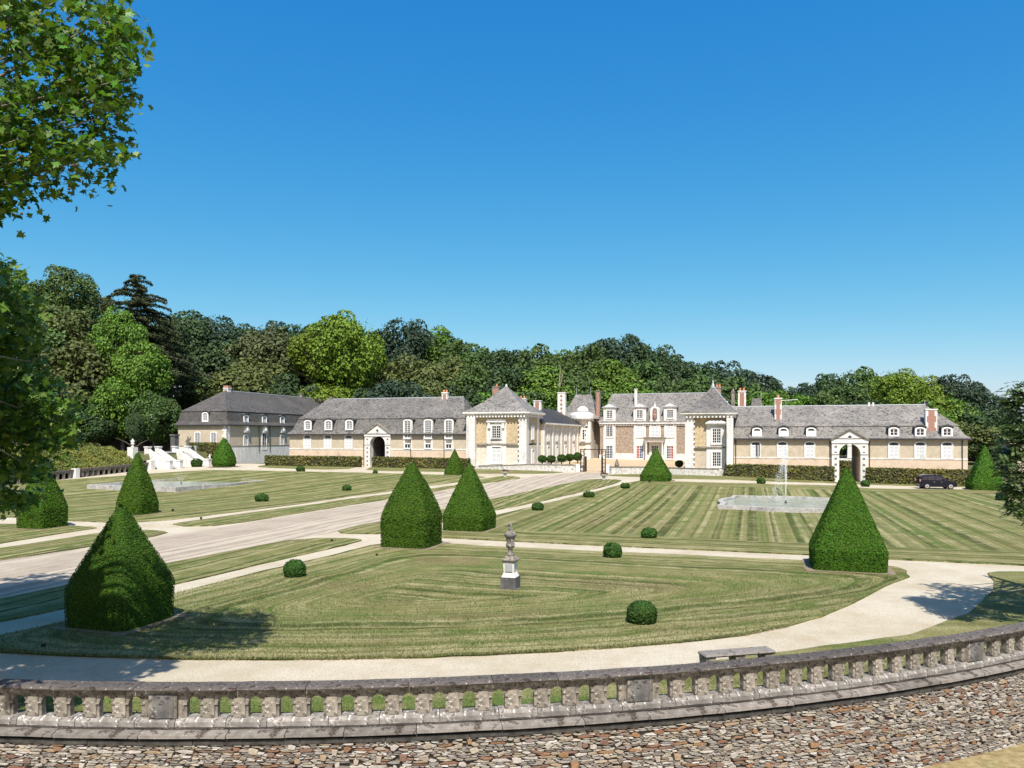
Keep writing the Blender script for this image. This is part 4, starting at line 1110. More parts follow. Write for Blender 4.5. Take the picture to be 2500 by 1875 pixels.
W.part('ridge_cap', MB().tube([(xm, y0+5.2, 12.67), (xm, y1-5.2, 12.67)], .08, 6), M['zinc'], up_)
block(W, 'eaves_cornice', 'gutter', x0-.42, x1+.42, y0-.42, y1+.42, 7.06, 7.215)
quoin_pier(W, x1-.62, x1+.05, y0-.05, y0+.6, 3.99, 7.05, .42, -.25)
for s in (-27.7, -30.6): window(W, s, y0, 4.45, .85, 1.55, 'glass', .2, .17)
dormer(W, -29.2, y0+.02, 7.75, .80, 1.20, .22, 1.2)
for i, t in enumerate((4.95, 9.66, 14.6)):
    if i == 1: window(W, x1, t, 3.4, 1.0, 2.55, 'glass', .2, .2, R_(90), 1, 3, name='door')
    else: window(W, x1, t, 4.10, .85, 1.5, 'glass', .2, .17, R_(90))
    dormer(W, x1+.02, t, 7.28, .85, 1.35, .15, 1.3, rz=R_(90))
    mb = MB(); mb.prism_x([(t-.62, 6.05), (t+.62, 6.05), (t+.45, 7.3), (t-.45, 7.3)], x1+.001, x1+.30); th_ = W.part('console_panel', mb, M['white'])
    mb = MB(); mb.lathe([(.05, 6.2), (.16, 6.3), (.20, 6.55), (.10, 6.75), (.16, 6.85)], x1+.34, t, 8); W.part('console_urn', mb, M['white'], th_)
for t in (8.2, 11.1): W.part('drainpipe', MB().tube([(x1+.12, t, 3.0), (x1+.12, t, 7.1)], .05, 6), M['gutter'])
pipe(W, x1+.03, y0-.03, 3.0, 7.1)
chimney(W, -29.95, 6.6, 10.4, 13.0, .85, .8, 0, 'white', 'brick', potmat='pot')
mb = MB().box(-30.4, -29.5, 6.2, 7.0, 13.16, 13.5); W.part('chimney_top', mb, M['brick'])
chimney(W, -29.75, 27.4, 12.2, 13.2, .45, .45, 0, 'oldstone')

# ------------------------------------------------------------------ left corner pavilion
W = chateau_thing('corner_pavilion', 'left corner pavilion with a pointed slate roof and white quoins', 'building', 17.6, 3, 1.1)
s0, s1, t0, t1 = 13.6, 21.75, -1.0, 6.2
block(W, 'wall', 'roughcast', s0+.1, s1-.03, t0+.28, t1, 4.5, 8.0); block(W, 'wall', 'palecast', s0+.1, s1-.03, t0+.28, t1, 1.2, 4.28)
block(W, 'string_course', 'oldstone', s0+1.3, s1-1.0, t0+.05, t0+.5, 4.281, 4.499)
block(W, 'base_course', 'lowwall', s0-.05, s1+.15, t0-.25, t1, .5, 1.72)
quoin_pier(W, s0, s0+1.2, t0-.45, t0+1, 1.5, 7.95); quoin_pier(W, s1-1.0, s1, t0, t0+1.2, 1.5, 7.98, .31, -.16)
quoin_pier(W, s1-.6, s1+.02, 4.3, 5.2, 1.5, 7.98)
cornice(W, s0, s1, t0, t1, 7.95, 8.62)
block(W, 'stone_bay', 'white', 16.25, 18.95, t0+.14, t0+.6, 1.75, 7.7)
window(W, 17.62, t0+.13, 5.2, 1.22, 1.62, 'glass', .02, .2, nv=3, nh=4)
window(W, 17.62, t0+.13, 1.98, 1.25, 2.05, 'shutter', .04, .2)
mb = MB(); mb.box(16.3, 18.9, t0-.16, t0+.13, 7.28, 7.46); mb.box(16.45, 16.8, t0-.08, t0+.13, 6.5, 7.27); mb.box(18.4, 18.75, t0-.08, t0+.13, 6.5, 7.27); W.part('window_hood', mb, M['white'])
mb = MB()
for i in range(9): mb.tube([(17.05+.145*i, t0-.12, 4.86), (17.05+.145*i, t0-.26, 5.0), (17.05+.145*i, t0-.10, 5.3)], .018, 5)
mb.tube([(16.98, t0-.14, 5.3), (18.26, t0-.14, 5.3)], .03, 5); mb.tube([(16.98, t0-.14, 4.88), (18.26, t0-.14, 4.88)], .03, 5); W.part('balcony_rail', mb, M['iron'])
for z in (1.9, 5.1): window(W, s1, 1.9, z, .9, 1.7, 'glass', .05, .15, R_(90))
hip_roof(W, s0-.5, s1+.5, t0-.5, t1+.5, 8.62, 12.35, (17.62, 3.2), (17.68, 3.3), 'slate3', .08)
mb = MB().lathe([(.22, 12.2), (.16, 12.45), (.02, 12.6)], 17.65, 3.25, 8); W.part('finial', mb, M['zinc'])
chimney(W, 15.25, 6.4, 8.5, 12.3, 1.05, 1.0, 1, 'oldstone', 'brick')

# ------------------------------------------------------------------ courtyard wing on the left
W = chateau_thing('court_wing', 'low wing running back along the courtyard under a dark slate roof', 'building', 20, 18, 1.4)
xw = 22.05
block(W, 'wall', 'palecast', 13.9, xw, 6.3, 31.0, 1.0, 7.2)
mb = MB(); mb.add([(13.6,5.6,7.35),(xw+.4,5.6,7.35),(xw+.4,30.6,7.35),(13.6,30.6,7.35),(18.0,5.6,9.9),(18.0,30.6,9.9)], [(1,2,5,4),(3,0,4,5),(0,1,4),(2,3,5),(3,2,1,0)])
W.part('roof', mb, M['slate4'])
block(W, 'eaves_cornice', 'white', xw+.0, xw+.40, 6.3, 30.4, 7.12, 7.345)
for t in (8.9, 14.0, 19.5, 25.3):
    window(W, xw, t, 2.1, .95, 1.85, 'glass', .15, .22, R_(90)); window(W, xw, t, 4.85, .95, 1.6, 'glass', .05, .22, R_(90))
for i, t in enumerate((6.6, 11.5, 16.7, 22.2, 28.0)):
    mb = MB().box(xw+.001, xw+.14, t-.28, t+.28, 1.2, 7.1); W.part('pilaster', mb, M['white'])
chimney(W, 18.4, 8.6, 9.2, 10.7, 1.05, .8, 2, 'white', 'brick', potmat='pot'); chimney(W, 18.6, 16.0, 9.4, 10.75, 1.1, .8, 0, 'white', 'brick')

# ------------------------------------------------------------------ main house across the court
W = chateau_thing('main_house', 'main house across the court, brown schist and white stone, three tall dormers', 'building', 33, 31, 1.5)
t0 = 31.0
block(W, 'wall', 'schist', 25.3, 46.0, t0+.02, 38.8, 2.4, 7.5); block(W, 'base_course', 'white', 25.2, 46.0, t0-.06, 38.8, .8, 2.39)
for a, b in ((27.95, 30.9), (38.0, 40.1)):
    mb = MB().box(a, b, t0-.06, t0+.019, 2.4, 2.62); W.part('stone_band', mb, M['white'])
mb = MB(); mb.box(25.2, 46, t0-.30, 38.8, 7.501, 7.78); mb.box(25.2, 46, t0-.14, t0+.019, 7.2, 7.5); c_ = W.part('cornice', mb, M['white'])
mb = MB()
for i in range(46): mb.box(25.4+.45*i, 25.6+.45*i, t0-.24, t0-.141, 7.28, 7.46)
tag(W.part('modillions', mb, M['oldstone'], c_), kind='stuff')
hip_roof(W, 24.9, 46.4, t0-.35, 39.2, 7.781, 12.65, (26.6, 34.9), (42.5, 34.9), 'slate3', .05)
mb = MB().tube([(26.6, 34.9, 12.66), (42.5, 34.9, 12.66)], .08, 6); W.part('ridge_cap', mb, M['zinc'])
chimney(W, 31.0, 33.2, 10.6, 13.3, .42, .5, 0, 'white')
def big_dormer(s, w=2.05):
    mb = MB().prism_y([(s-w/2, 7.78), (s+w/2, 7.78), (s+w/2, 10.2), (s-w/2, 10.2)], t0-.1, t0+2.2)
    o = W.part('dormer', mb, M['white'])
    mb = MB().prism_y([(s-w/2-.2, 10.201), (s+w/2+.2, 10.201), (s+w/2+.2, 10.32), (s, 10.92), (s-w/2-.2, 10.32)], t0-.32, t0+2.6); W.part('dormer_pediment', mb, M['zinc'], o)
    mb = MB().prism_y([(s-w/2+.1, 10.33), (s+w/2-.1, 10.33), (s, 10.8)], t0-.36, t0-.321); W.part('pediment_field', mb, M['white'], o)
    window(W, s, t0-.1, 8.42, 1.0, 1.36, 'glass', .02, .14, nv=3, nh=3, parent=o, name='dormer_window')
for s in (26.9, 31.94, 36.87): big_dormer(s)
for s, gl in ((26.9, ('glass', 'blueglass')), (31.94, ('redglass', 'blueglass')), (36.87, ('blueglass', 'redglass'))):
    block(W, 'stone_bay', 'white', s-1.0, s+1.0, t0-.08, t0+.1, 2.4, 7.2)
    window(W, s, t0-.08, 5.35, 1.12, 2.1, 'glass' if s < 30 else 'shutter', .22, .16, nv=3, nh=5)
    window(W, s, t0-.08, 1.75, 1.12, 2.15, 'glass', .03, .16, nv=3, nh=4, name='door', glass=gl)
s = 34.42
block(W, 'stone_bay', 'white', s-.95, s+.95, t0-.08, t0+.1, 2.4, 7.2)
window(W, s, t0-.08, 5.3, 1.2, 2.15, 'shutter', .22, .16); window(W, s, t0-.08, 1.75, 1.15, 2.2, 'glass', .03, .16, nv=3, nh=4, name='door')
pc = W.part('porch', MB().box(s-1.75, s+1.75, t0-1.5, t0-.09, 5.05, 5.3), M['oldstone'])
mb = MB().frustum(s-1.5, s+1.5, t0-1.2, t0-.09, 4.5, s-1.68, s+1.68, t0-1.42, t0-.09, 5.049); W.part('porch_entablature', mb, M['white'], pc)
for sd in (-1, 1):
    mb = MB().lathe([(.22, 1.5), (.22, 1.7), (.16, 1.75), (.14, 4.3), (.21, 4.4), (.21, 4.5)], s+sd*1.3, t0-1.0, 10); W.part('porch_column', mb, M['white'], pc)
mb = MB().prism_y([(x+s, z) for x, z in arch_outline(1.5, 2.6, .7, 10, 7.78)], t0-.2, t0+1.6); o = W.part('niche_dormer', mb, M['white'])
mb = MB().prism_y([(x+s, z) for x, z in arch_outline(.78, 1.9, .4, 10, 8.2)], t0-.215, t0-.201); W.part('niche', mb, M['oldstone'], o)
mb = MB().lathe([(.20, 8.3), (.26, 8.6), (.30, 9.0), (.12, 9.2), (.17, 9.4), (.10, 9.6)], s, t0-.34, 10); W.part('niche_bust', mb, M['brick'], o)
mb = MB().lathe([(.12, 10.35), (.16, 10.5), (.05, 10.75), (.10, 10.9), (.02, 11.1)], s, t0, 8); W.part('finial', mb, M['white'], o)
# ------------------------------------------------------------------ stair tower with corbelled turret
W = chateau_thing('stair_tower', 'stair tower with a little white dome on a corbelled turret', 'building', 22.5, 31, 1.4)
block(W, 'wall', 'palecast', 21.0, 23.95, 29.6, 36, 1.0, 8.3); block(W, 'side_wall', 'oldstone', 23.96, 25.19, 33.0, 37, 1.0, 8.3)
quoin_pier(W, 23.2, 23.98, 29.5, 30.4, 1.4, 7.9, .4, -.2)
window(W, 22.95, 29.58, 4.85, .75, 1.7, 'glass', .02, .28, nv=1, nh=3)
mb = MB().box(22.1, 24.1, 29.38, 29.599, 4.2, 4.42); W.part('string_course', mb, M['oldstone'])
mb = MB().lathe([(1.0, 7.1), (1.25, 7.5), (1.55, 7.9), (1.95, 8.3), (2.0, 8.45), (2.0, 9.0), (1.75, 9.35), (1.2, 9.5), (.9, 9.5)], 22.3, 30.6, 24); W.part('turret', mb, M['white'])
mb = MB()
for i in range(22):
    a = 2*pi*i/22; x, y = 22.3+1.98*cos(a), 30.6+1.98*sin(a); mb.box(x-.09, x+.09, y-.09, y+.09, 7.95, 8.28)
tag(W.part('corbels', mb, M['oldstone']), kind='stuff')
mb = MB().lathe([(1.0, 9.5), (.98, 9.75), (.82, 10.15), (.5, 10.42), (.05, 10.52)], 22.5, 30.2, 20); W.part('dome', mb, M['white'], smooth=True)
q = MB(); q.prism_y([(23.3+.26*cos(2*pi*i/12), 6.95+.26*sin(2*pi*i/12)) for i in range(12)], 29.50, 29.56); W.part('oculus_opening', q, M['louvre'])
hip_roof(W, 18.0, 25.2, 30.6, 38, 8.4, 12.65, (20.5, 34), (23.2, 34), 'slate3', .06)
for s in (20.6, 23.1): W.part('roof_spike', MB().tube([(s, 34, 12.5), (s, 34, 14.0)], (.06, .02), 5), M['zinc'])
chimney(W, 19.0, 29.9, 7.5, 12.75, 1.3, .9, 0, 'white', 'diamond'); chimney(W, 24.9, 31.5, 8.0, 13.0, .75, .8, 0, 'oldstone', 'brick')

# ------------------------------------------------------------------ right corner pavilion
W = chateau_thing('corner_pavilion', 'right corner pavilion with steep slate roof and one deep shadowed side', 'building', 44.6, 3, .6)
s0, s1, t0, t1 = 41.85, 47.5, -1.0, 6.0
block(W, 'wall', 'roughcast', s0+.1, s1-.1, t0+.5, t1, 4.2, 7.8); block(W, 'wall', 'plaster', s0+.1, s1-.1, t0+.5, t1, .9, 3.98)
block(W, 'string_course', 'oldstone', s0+1.05, s1-.8, t0+.26, t0+.6, 3.981, 4.199)
block(W, 'base_course', 'lowwall', s0-.1, s1+.05, t0-.3, t1, -.2, 1.42)
quoin_pier(W, s0, s0+1.0, t0, t0+1.2, 1.2, 7.72, .31, .15); quoin_pier(W, s1-.75, s1, t0-1.35, t0+1.2, .2, 7.6, .31)
cornice(W, s0, s1, t0, t1, 7.7, 8.32)
block(W, 'stone_bay', 'white', 44.35, 46.6, t0+.36, t0+.7, 1.42, 7.2)
window(W, 45.55, t0+.35, 4.6, 1.0, 1.75, 'glass', .03, .2, nv=3, nh=4); window(W, 45.55, t0+.35, 1.8, 1.0, 1.72, 'glass', .03, .2, nv=3, nh=4)
mb = MB(); mb.frustum(44.3, 46.7, t0+.10, t0+.36, 6.75, 44.2, 46.8, t0-.15, t0+.36, 7.0); mb.frustum(44.2, 46.8, t0-.15, t0+.36, 7.001, 44.8, 46.2, t0+.1, t0+.36, 7.4); W.part('window_hood', mb, M['white'])
hip_roof(W, s0-.5, s1+.5, t0-.55, t1+.5, 8.32, 11.75, (44.9, 3), (45.0, 3), 'slate', .09)
mb = MB().lathe([(.25, 11.55), (.17, 11.9), (.10, 12.1), (.10, 12.25), (.02, 12.5), (.015, 13.2)], 44.95, 3, 8); W.part('finial', mb, M['zinc'])
W.part('hip_flashing', MB().tube([(44.95+.515*k, 3-.59*k, 11.75 - .572*k - .0) for k in (0,)] + [(s1+.5 - (s1+.5-45.0)*f, t0-.55 + (3-t0+.55)*f, 8.36 + 3.43*(f-.09*sin(pi*f))) for f in (0, .17, .33, .5, .67, .83)][::-1], .07, 6), M['zinc'])

# ------------------------------------------------------------------ court wing behind it: only roof and chimneys show
W = chateau_thing('court_wing', 'wing behind the right pavilion, showing only roof and a cluster of chimneys', 'building', 44.5, 16, .8)
block(W, 'wall', 'palecast', 42.2, 48.5, 6.1, 30.9, .4, 7.2)
mb = MB(); mb.add([(41.9,6.6,7.25),(48.8,6.6,7.25),(48.8,30.5,7.25),(41.9,30.5,7.25),(45.3,7.5,9.7),(45.3,30.5,9.7)], [(1,2,5,4),(3,0,4,5),(0,1,4),(2,3,5),(3,2,1,0)]); W.part('roof', mb, M['slate'])
chimney(W, 45.4, 7.6, 8.4, 11.75, .72, .7, 2, 'oldstone', 'brick'); chimney(W, 47.25, 9.0, 7.8, 11.2, .42, .6, 1, 'oldstone', potmat='oldstone')
chimney(W, 48.35, 11.0, 7.8, 11.4, 1.0, .8, 2, 'white', 'brick'); chimney(W, 46.1, 10.5, 8.6, 10.0, .8, .7, 1, 'white', 'brick')
mb = MB().frustum(49.0, 51.4, 12, 15, 7.5, 49.7, 50.8, 13, 14, 10.6); W.part('small_roof', mb, M['slate']); block(W, 'small_dormer', 'white', 50.0, 50.6, 11.6, 12.6, 8.3, 9.4)
W.part('roof_spike', MB().tube([(50.8, 13.5, 10.5), (50.8, 13.5, 11.7)], (.05, .02), 5), M['zinc'])

# ------------------------------------------------------------------ right wing with open archway
W = chateau_thing('orangery_wing', 'long right wing with pale grey mansard roof, beige walls and an open archway', 'building', 60.4, 0, 0)
for a, b in ((47.55, 59.25), (61.55, 72.5)):
    block(W, 'wall', 'plaster', a, b, 0, 8.0, 2.95, 5.06); block(W, 'wall', 'plaster2', a, b, -.04, 8.04, -.5, 2.80)
    block(W, 'string_course', 'white', a, b, -.08, 7.9, 2.801, 2.949)
block(W, 'passage_vault', 'plaster', 59.252, 61.548, .6, 8.0, 4.62, 5.05)
gatehouse(W, 60.4, 3.85, 2.27, -.4, 4.95, 6.12, 3.42, -.28, .7)
mansard(W, 47.3, 72.5, 0, 8.0, 5.18, 6.66, 9.12, .35, .85, None, 3.5, ('slate3', 'slate3'))
for a, b in ((47.5, 58.3), (62.5, 72.9)):
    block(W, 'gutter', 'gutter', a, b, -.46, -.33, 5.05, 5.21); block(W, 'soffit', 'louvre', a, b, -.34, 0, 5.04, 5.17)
for s, aj in ((50.05, 62), (53.05, 0), (56.1, 0), (65.05, 0), (67.75, 10), (70.45, 0)):
    window(W, s, 0, 3.02, .92, 1.72, 'shutter', .22, .16, ajar=aj)
    dormer(W, s+(.15 if s < 60 else .0), .02, 5.52, .78, .82, .22, 1.3, nv=1, nh=1, closed=s < 60, sw=.16)
for s in (50.05, 56.1, 70.8):
    mb = MB(); mb.ring_y(arch_outline(1.25, .75, .34, 8, .85), arch_outline(.85, .55, .26, 8, .85), -.10, 0); o = W.put('cellar_window', mb.mesh('cellar_window', M['white']), (s, -.04, 0.1))
    link('pane', MB().prism_y(arch_outline(.85, .55, .26, 8, .85), -.02, 0).mesh('pane', M['louvre']), o)
for s in (47.75, 58.3, 62.5): pipe(W, s, 0, -.2, 5.1)
pipe(W, 71.95, 0, -.2, 5.1)
chimney(W, 52.65, 2.2, 6.9, 9.95, .80, .75, 1, 'white', 'teeth'); chimney(W, 69.0, .95, 5.75, 8.4, 1.18, .85, 0, 'white', 'teeth')
chimney(W, 69.2, 4.0, 8.8, 9.45, .22, .25, 0, 'gutter')
for s in (63.0, 63.45): W.part('roof_vent', MB().box(s-.09, s+.09, 3.9, 4.1, 9.0, 9.5), M['white'])
W.part('aerial', MB().tube([(53.6, 4, 9.0), (53.6, 4, 9.9)], .03, 5).tube([(53.1, 4, 9.86), (55.0, 4, 9.95)], .025, 5), M['zinc'])
W.part('hip_spike', MB().lathe([(.10, 9.1), (.03, 9.6)], 69.0, 4, 6), M['zinc'])
# seen through its archway: hedge, low white wall and a slim stone post
A_, B_ = xy(57.5, 15), xy(68, 15)
hedge('clipped hedge seen through the right archway', A_, B_, 1.2, 2.0, None)
W = chateau_thing('garden_post', 'slim white stone post on a low white wall, seen through the right archway', 'stone post', 62.25, 17, 0)
block(W, 'low_wall', 'white', 57, 68, 16.8, 17.2, -.1, 2.45); mb = MB().frustum(62.0, 62.6, 16.75, 17.35, 2.451, 62.05, 62.55, 16.8, 17.3, 4.2); mb.frustum(61.98, 62.62, 16.73, 17.37, 4.201, 62.25, 62.35, 17, 17.1, 4.6); W.part('post', mb, M['white'])

# ------------------------------------------------------------------ low walls and gate of the court
def strip_wall(label, name, pts, thick, tops, zb=-.3, mat='lowwall'):
    """wall along plan points, foot on the ground, given crest heights"""
    P = [Vector(p) for p in pts]; c = P[len(P)//2]
    th = Thing(name, label, 'wall', (c.x, c.y, g(c.x, c.y)))
    O = th.o.location
    n = []
    for i, p in enumerate(P):
        d = (P[min(i+1, len(P)-1)] - P[max(i-1, 0)]).normalized(); n.append(Vector((-d.y, d.x)))
    for nm, zlo, zhi, e, mt in (('masonry', zb, -.10, 0, mat), ('coping', -.099, .0, .05, 'oldstone')):
        mb = MB(); vs = []
        for p, k, zt in zip(P, n, tops):
            a, b = p - k*e, p + k*(thick+e); lo_ = g(p.x, p.y)+zlo if nm == 'masonry' else zt+zlo; hi_ = zt+zhi
            vs += [(a.x, a.y, lo_), (a.x, a.y, hi_), (b.x, b.y, hi_), (b.x, b.y, lo_)]
        m_ = len(P)
        mb.add(vs, [(i*4+j, i*4+(j+1)%4, (i+1)*4+(j+1)%4, (i+1)*4+j)[::-1] for i in range(m_-1) for j in range(4)] + [(0,1,2,3), (m_*4-1, m_*4-2, m_*4-3, m_*4-4)])
        link(nm, mb.mesh(nm, M[mt], O), th.o)
    return th
lw = [at(u, v).xy for u, v in ((1168,1146),(1230,1147.5),(1290,1148.5),(1360,1150.5),(1426,1152))]
strip_wall('low whitish stone wall between the left pavilion and the iron gate', 'low_wall', lw, .5, [z_at(v, p.y) for v, p in zip((1136.5,1135,1132.5,1133.5,1136), lw)])
rw = [at(u, v).xy for u, v in ((1493,1157.5),(1560,1156.5),(1672,1160.5),(1755,1163))]
strip_wall('low whitish stone wall right of the iron gate, behind the flared pyramid', 'low_wall', rw, .5, [z_at(v, p.y) for v, p in zip((1139,1139,1142,1144), rw)])
W = chateau_thing('court_gate', 'open wrought iron gate with lattice posts and overthrow at the court entrance', 'gate', 30.4, -1.6, .9)
zt = 3.75
for sc in (29.25, 31.95):
    mb = MB()
    for a in (-.22, .22):
        for b in (-.22, .22): mb.box(sc+a-.03, sc+a+.03, -1.6+b-.03, -1.6+b+.03, .7, zt)
    for k in range(6):
        z = 1.1 + k*.48; mb.box(sc-.25, sc+.25, -1.85, -1.80, z, z+.05); mb.box(sc-.25, sc+.25, -1.40, -1.35, z, z+.05); mb.box(sc-.25, sc-.2, -1.80, -1.40, z, z+.05); mb.box(sc+.2, sc+.25, -1.80, -1.40, z, z+.05)
    W.part('gate_post', mb, M['iron'])
W.part('overthrow', MB().box(28.95, 32.25, -1.66, -1.56, zt, zt+.10), M['iron'])
for sc, sd in ((29.55, 1), (31.65, -1)):
    mb = MB()
    for k in range(9): y = -1.45 + k*.13; mb.box(sc-.015, sc+.015, y-.015, y+.015, .95, 2.9)
    for z in (1.0, 1.9, 2.85): mb.box(sc-.022, sc+.022, -1.5, -.38, z, z+.06)
    W.part('gate_leaf', mb, M['iron'])
for sc in (28.75, 32.55):
    W.part('gate_pier', MB().box(sc-.25, sc+.25, -1.9, -1.35, .4, 1.9), M['white'])

# ------------------------------------------------------------------ raised terrace on the left, its stairs, balustrade and planting
ST = -27.2
def terr(s, t):
    k = sst(-26.5, -31.5, -0) if False else 0
    ramp = 1.30 + 1.9*sst(26.6, 31.5, -s)
    flat = 3.12
    w = sst(-15.5, -13.6, t)
    return (ramp*(1-w) + flat*w) if s < -26.5 else 1.1
mb = MB(); ss = [-26.51, -27.2] + [-27.2 - .8*i for i in range(1, 9)] + [-36, -40, -46, -54, -64, -80]
tt = [-46, -40, -36] + [-34 + 1.5*i for i in range(24)] + [4, 8, 12, 20, 30]
for i, s in enumerate(ss):
    for j, t in enumerate(tt):
        x, y = xy(s, t); z = terr(s, t)
        if s > -27.0 and t > -14.2: z = 1.15
        mb.v.append((x, y, z + .05*mnoise.noise(Vector((x*.4, y*.4, 0)))))
nj = len(tt)
mb.f += [(i*nj+j, i*nj+j+1, (i+1)*nj+j+1, (i+1)*nj+j) for i in range(len(ss)-1) for j in range(nj-1)]; mb.m += [0]*len(mb.f)
tag(link('terrace', mb.mesh('terrace', M['soil'], smooth=True)), kind='structure')
# ground cover on the bank: one unbroken mass of leaves
def leaf_blob(name, r, h, n, size, mat, seed, tilt=.7):
    q = np.random.default_rng(seed); d = unit(q.normal(size=(n, 3))); d[:, 2] = np.abs(d[:, 2])
    lump = 1 + .16*np.sin(d[:, 0]*5 + seed) * np.cos(d[:, 1]*4 + seed*2)
    P = d*lump[:, None]*np.array([r, r, h])*(.82 + .2*q.random((n, 1)))
    V, F = cards(P, d*[1, 1, 1.3], size, .6, tilt, q); return np_mesh(name, V, F, [mat])
q = np.random.default_rng(21); P = []
for i in range(26000):
    s, t = q.uniform(-33.5, -26.7), q.uniform(-35, -14.6); x, y = xy(s, t)
    hgt = .75 + .5*mnoise.noise(Vector((x*.7, y*.7, 2))) + .2*mnoise.noise(Vector((x*2, y*2, 5)))
    P.append((x, y, terr(s, t) + hgt*(1 - .3*q.random()**2)*min(1, (-26.5-s)*1.2)))
P = np.array(P); V, F = cards(P, np.tile([.1, -.5, .8], (len(P), 1)), .22, .6, .7, q)
tag(link('ground_cover', np_mesh('ground_cover', V, F, [M['shrub']])), kind='stuff')
hedge('brown clipped hedge along the top of the shrubby bank on the left', xy(-34.5, -33), xy(-34.0, -14.5), 1.2, 1.2, 3.25)
# retaining wall and double stair
W = chateau_thing('terrace_stair', 'white stone stairs with sloping parapets and piers climbing to the left terrace', 'stairs', -26, -9, 1.25)
block(W, 'retaining_wall', 'oldstone', -27.5, ST, -13.4, -4.0, .9, 3.12); block(W, 'wall_coping', 'white', -27.6, ST+.08, -10.9, -8.0, 3.121, 3.30)
for a, b in ((-12.9, -11.0), (-7.8, -5.3)):
    for i in range(11):
        W.part('step', MB().box(ST+.001, ST+3.2-.28*i, a+.18, b-.18, 1.1 + .18*i - (.18 if i == 0 else 0) + .001, 1.1 + .18*(i+1)), M['white'])
    for t in (a, b):
        mb = MB(); mb.add([(ST-.1, t-.17, .9), (ST+3.0, t-.17, .9), (ST+3.0, t-.17, 1.95), (ST-.1, t-.17, 3.75), (ST-.1, t+.17, .9), (ST+3.0, t+.17, .9), (ST+3.0, t+.17, 1.95), (ST-.1, t+.17, 3.75)],
               [(0,1,2,3),(7,6,5,4),(1,5,6,2),(3,2,6,7),(0,3,7,4)]); W.part('parapet', mb, M['white'])
        for s, zb, zt in ((ST-.3, 2.8, 3.95), (ST+3.2, .9, 2.15)):
            mb = MB().box(s-.3, s+.3, t-.3, t+.3, zb, zt); mb.box(s-.37, s+.37, t-.37, t+.37, zt+.001, zt+.14); W.part('pier', mb, M['white'])
def st_at(s, t, z): x, y = xy(s, t); return (x, y, z)
def urn_profile(k=1.0, z=0.):
    return [(r*k, z + h*k) for r, h in ((.20,0),(.20,.06),(.08,.12),(.07,.2),(.17,.3),(.22,.42),(.15,.55),(.24,.68),(.22,.74),(.08,.8),(.10,.88),(.03,.96),(.01,1.0))]
W = chateau_thing('stone_urn', 'white stone urn on a square pier at the head of the left bank', 'urn', -28.4, -14.6, 3.2)
block(W, 'pier', 'white', -28.85, -27.95, -15.05, -14.15, 2.2, 4.0); W.part('urn', MB().lathe(urn_profile(1.15, 4.0), -28.4, -14.6, 12), M['white'], smooth=True)
W = chateau_thing('stone_finial', 'small white finial on the pier ending the left arcade balustrade', 'finial', -25.9, -12.2 - 1.9, 1.2)
block(W, 'pier', 'white', -26.25, -25.55, -14.45, -13.75, .9, 2.3); W.part('finial', MB().lathe(urn_profile(.8, 2.3), -25.9, -14.1, 10), M['white'], smooth=True)
GS = 'clipped balls by the terrace stairs'
for lab, s, t in (('clipped ball shrub left of the white stairs, before the grey retaining wall', -25.3, -10.2), ('clipped ball shrub under the spray between the white stair parapets', -23.9, -7.9)):
    x, y = xy(s, t); k = FPX/y; uc = 1250 + x*k; vb = HORIZON + (EYE-1.25)*k
    ball(lab, uc-13, uc+13, vb-20, vb, GS, base=(x, y, 1.2))
CG = 'clipped ball shrubs inside the court'
def court_ball(lab, u, r, vt, vb, y):
    x = (u-1250)/FPX*y; z0 = g(x, y); zb = z_at(vb, y); T = Thing('ball_shrub', lab, 'shrub', (x, y, z0), 0, group=CG)
    rr = r/FPX*y; H = z_at(vt, y) - zb
    def rad(z, a): k = (z/H-.5)*2; return rr*sqrt(max(0, 1-abs(k)**2.2))*(1+.06*mnoise.noise((cos(a)*2+u, sin(a)*2, z*3)))
    P, N = loft_points(rad, H, 700, int(u)); me = clipped('crown', P, N, loft_core(rad, H, [H*i/10 for i in range(11)], 20, .95), y, (M['box'], M['yewcore']))
    o = link('crown', me, T.o); o.location = (0, 0, zb - z0); link('trunk', MB().tube([(0,0,-.1),(0,0,zb-z0+.2)], .09, 6).mesh('trunk', M['bark']), T.o)
for i, (u, r, vt, vb, y) in enumerate(((1324, 10, 1112, 1129, 101), (1346, 10.3, 1112, 1129, 104), (1371, 9.8, 1109.5, 1128, 108), (1391, 9.5, 1108, 1125, 112), (1410.5, 9.6, 1105.5, 1124, 116))):
    court_ball(['first, nearest the left pavilion,', 'second', 'middle', 'fourth', 'last, nearest the gate,'][i] + ' ball shrub of the five before the court wing', u, r, vt, vb, y)
court_ball('dark ball shrub beside the right pavilion, behind the low wall', 1658, 8.5, 1124, 1140, 103)
# dark statue on a tall pedestal behind the stairs
def figure(th, s, t, z, h, mat):
    mb = MB(); mb.lathe([(.20,0),(.24,.12),(.17,.35),(.20,.55),(.24,.70),(.10,.80),(.13,.88),(.09,.98),(.02,1.0)], 0, 0, 10)
    q = MB(); q.add([(s + x*h*.62 + .03*sin(zz*6), t + y*h*.5, z + zz*h) for x, y, zz in mb.v], mb.f); q.tube([(s-.14*h, t, z+.66*h), (s-.28*h, t-.05, z+.5*h), (s-.12*h, t-.12*h, z+.45*h)], [.06*h, .045*h, .035*h], 6)
    q.tube([(s+.14*h, t, z+.66*h), (s+.24*h, t, z+.82*h), (s+.27*h, t-.03, z+.98*h)], [.06*h, .045*h, .03*h], 6); return th.part('figure', q, M[mat], smooth=True)
W = chateau_thing('pedestal', 'dark slim stone pillar behind the terrace stairs', 'pillar', -29.5, -5.6, 3.1)
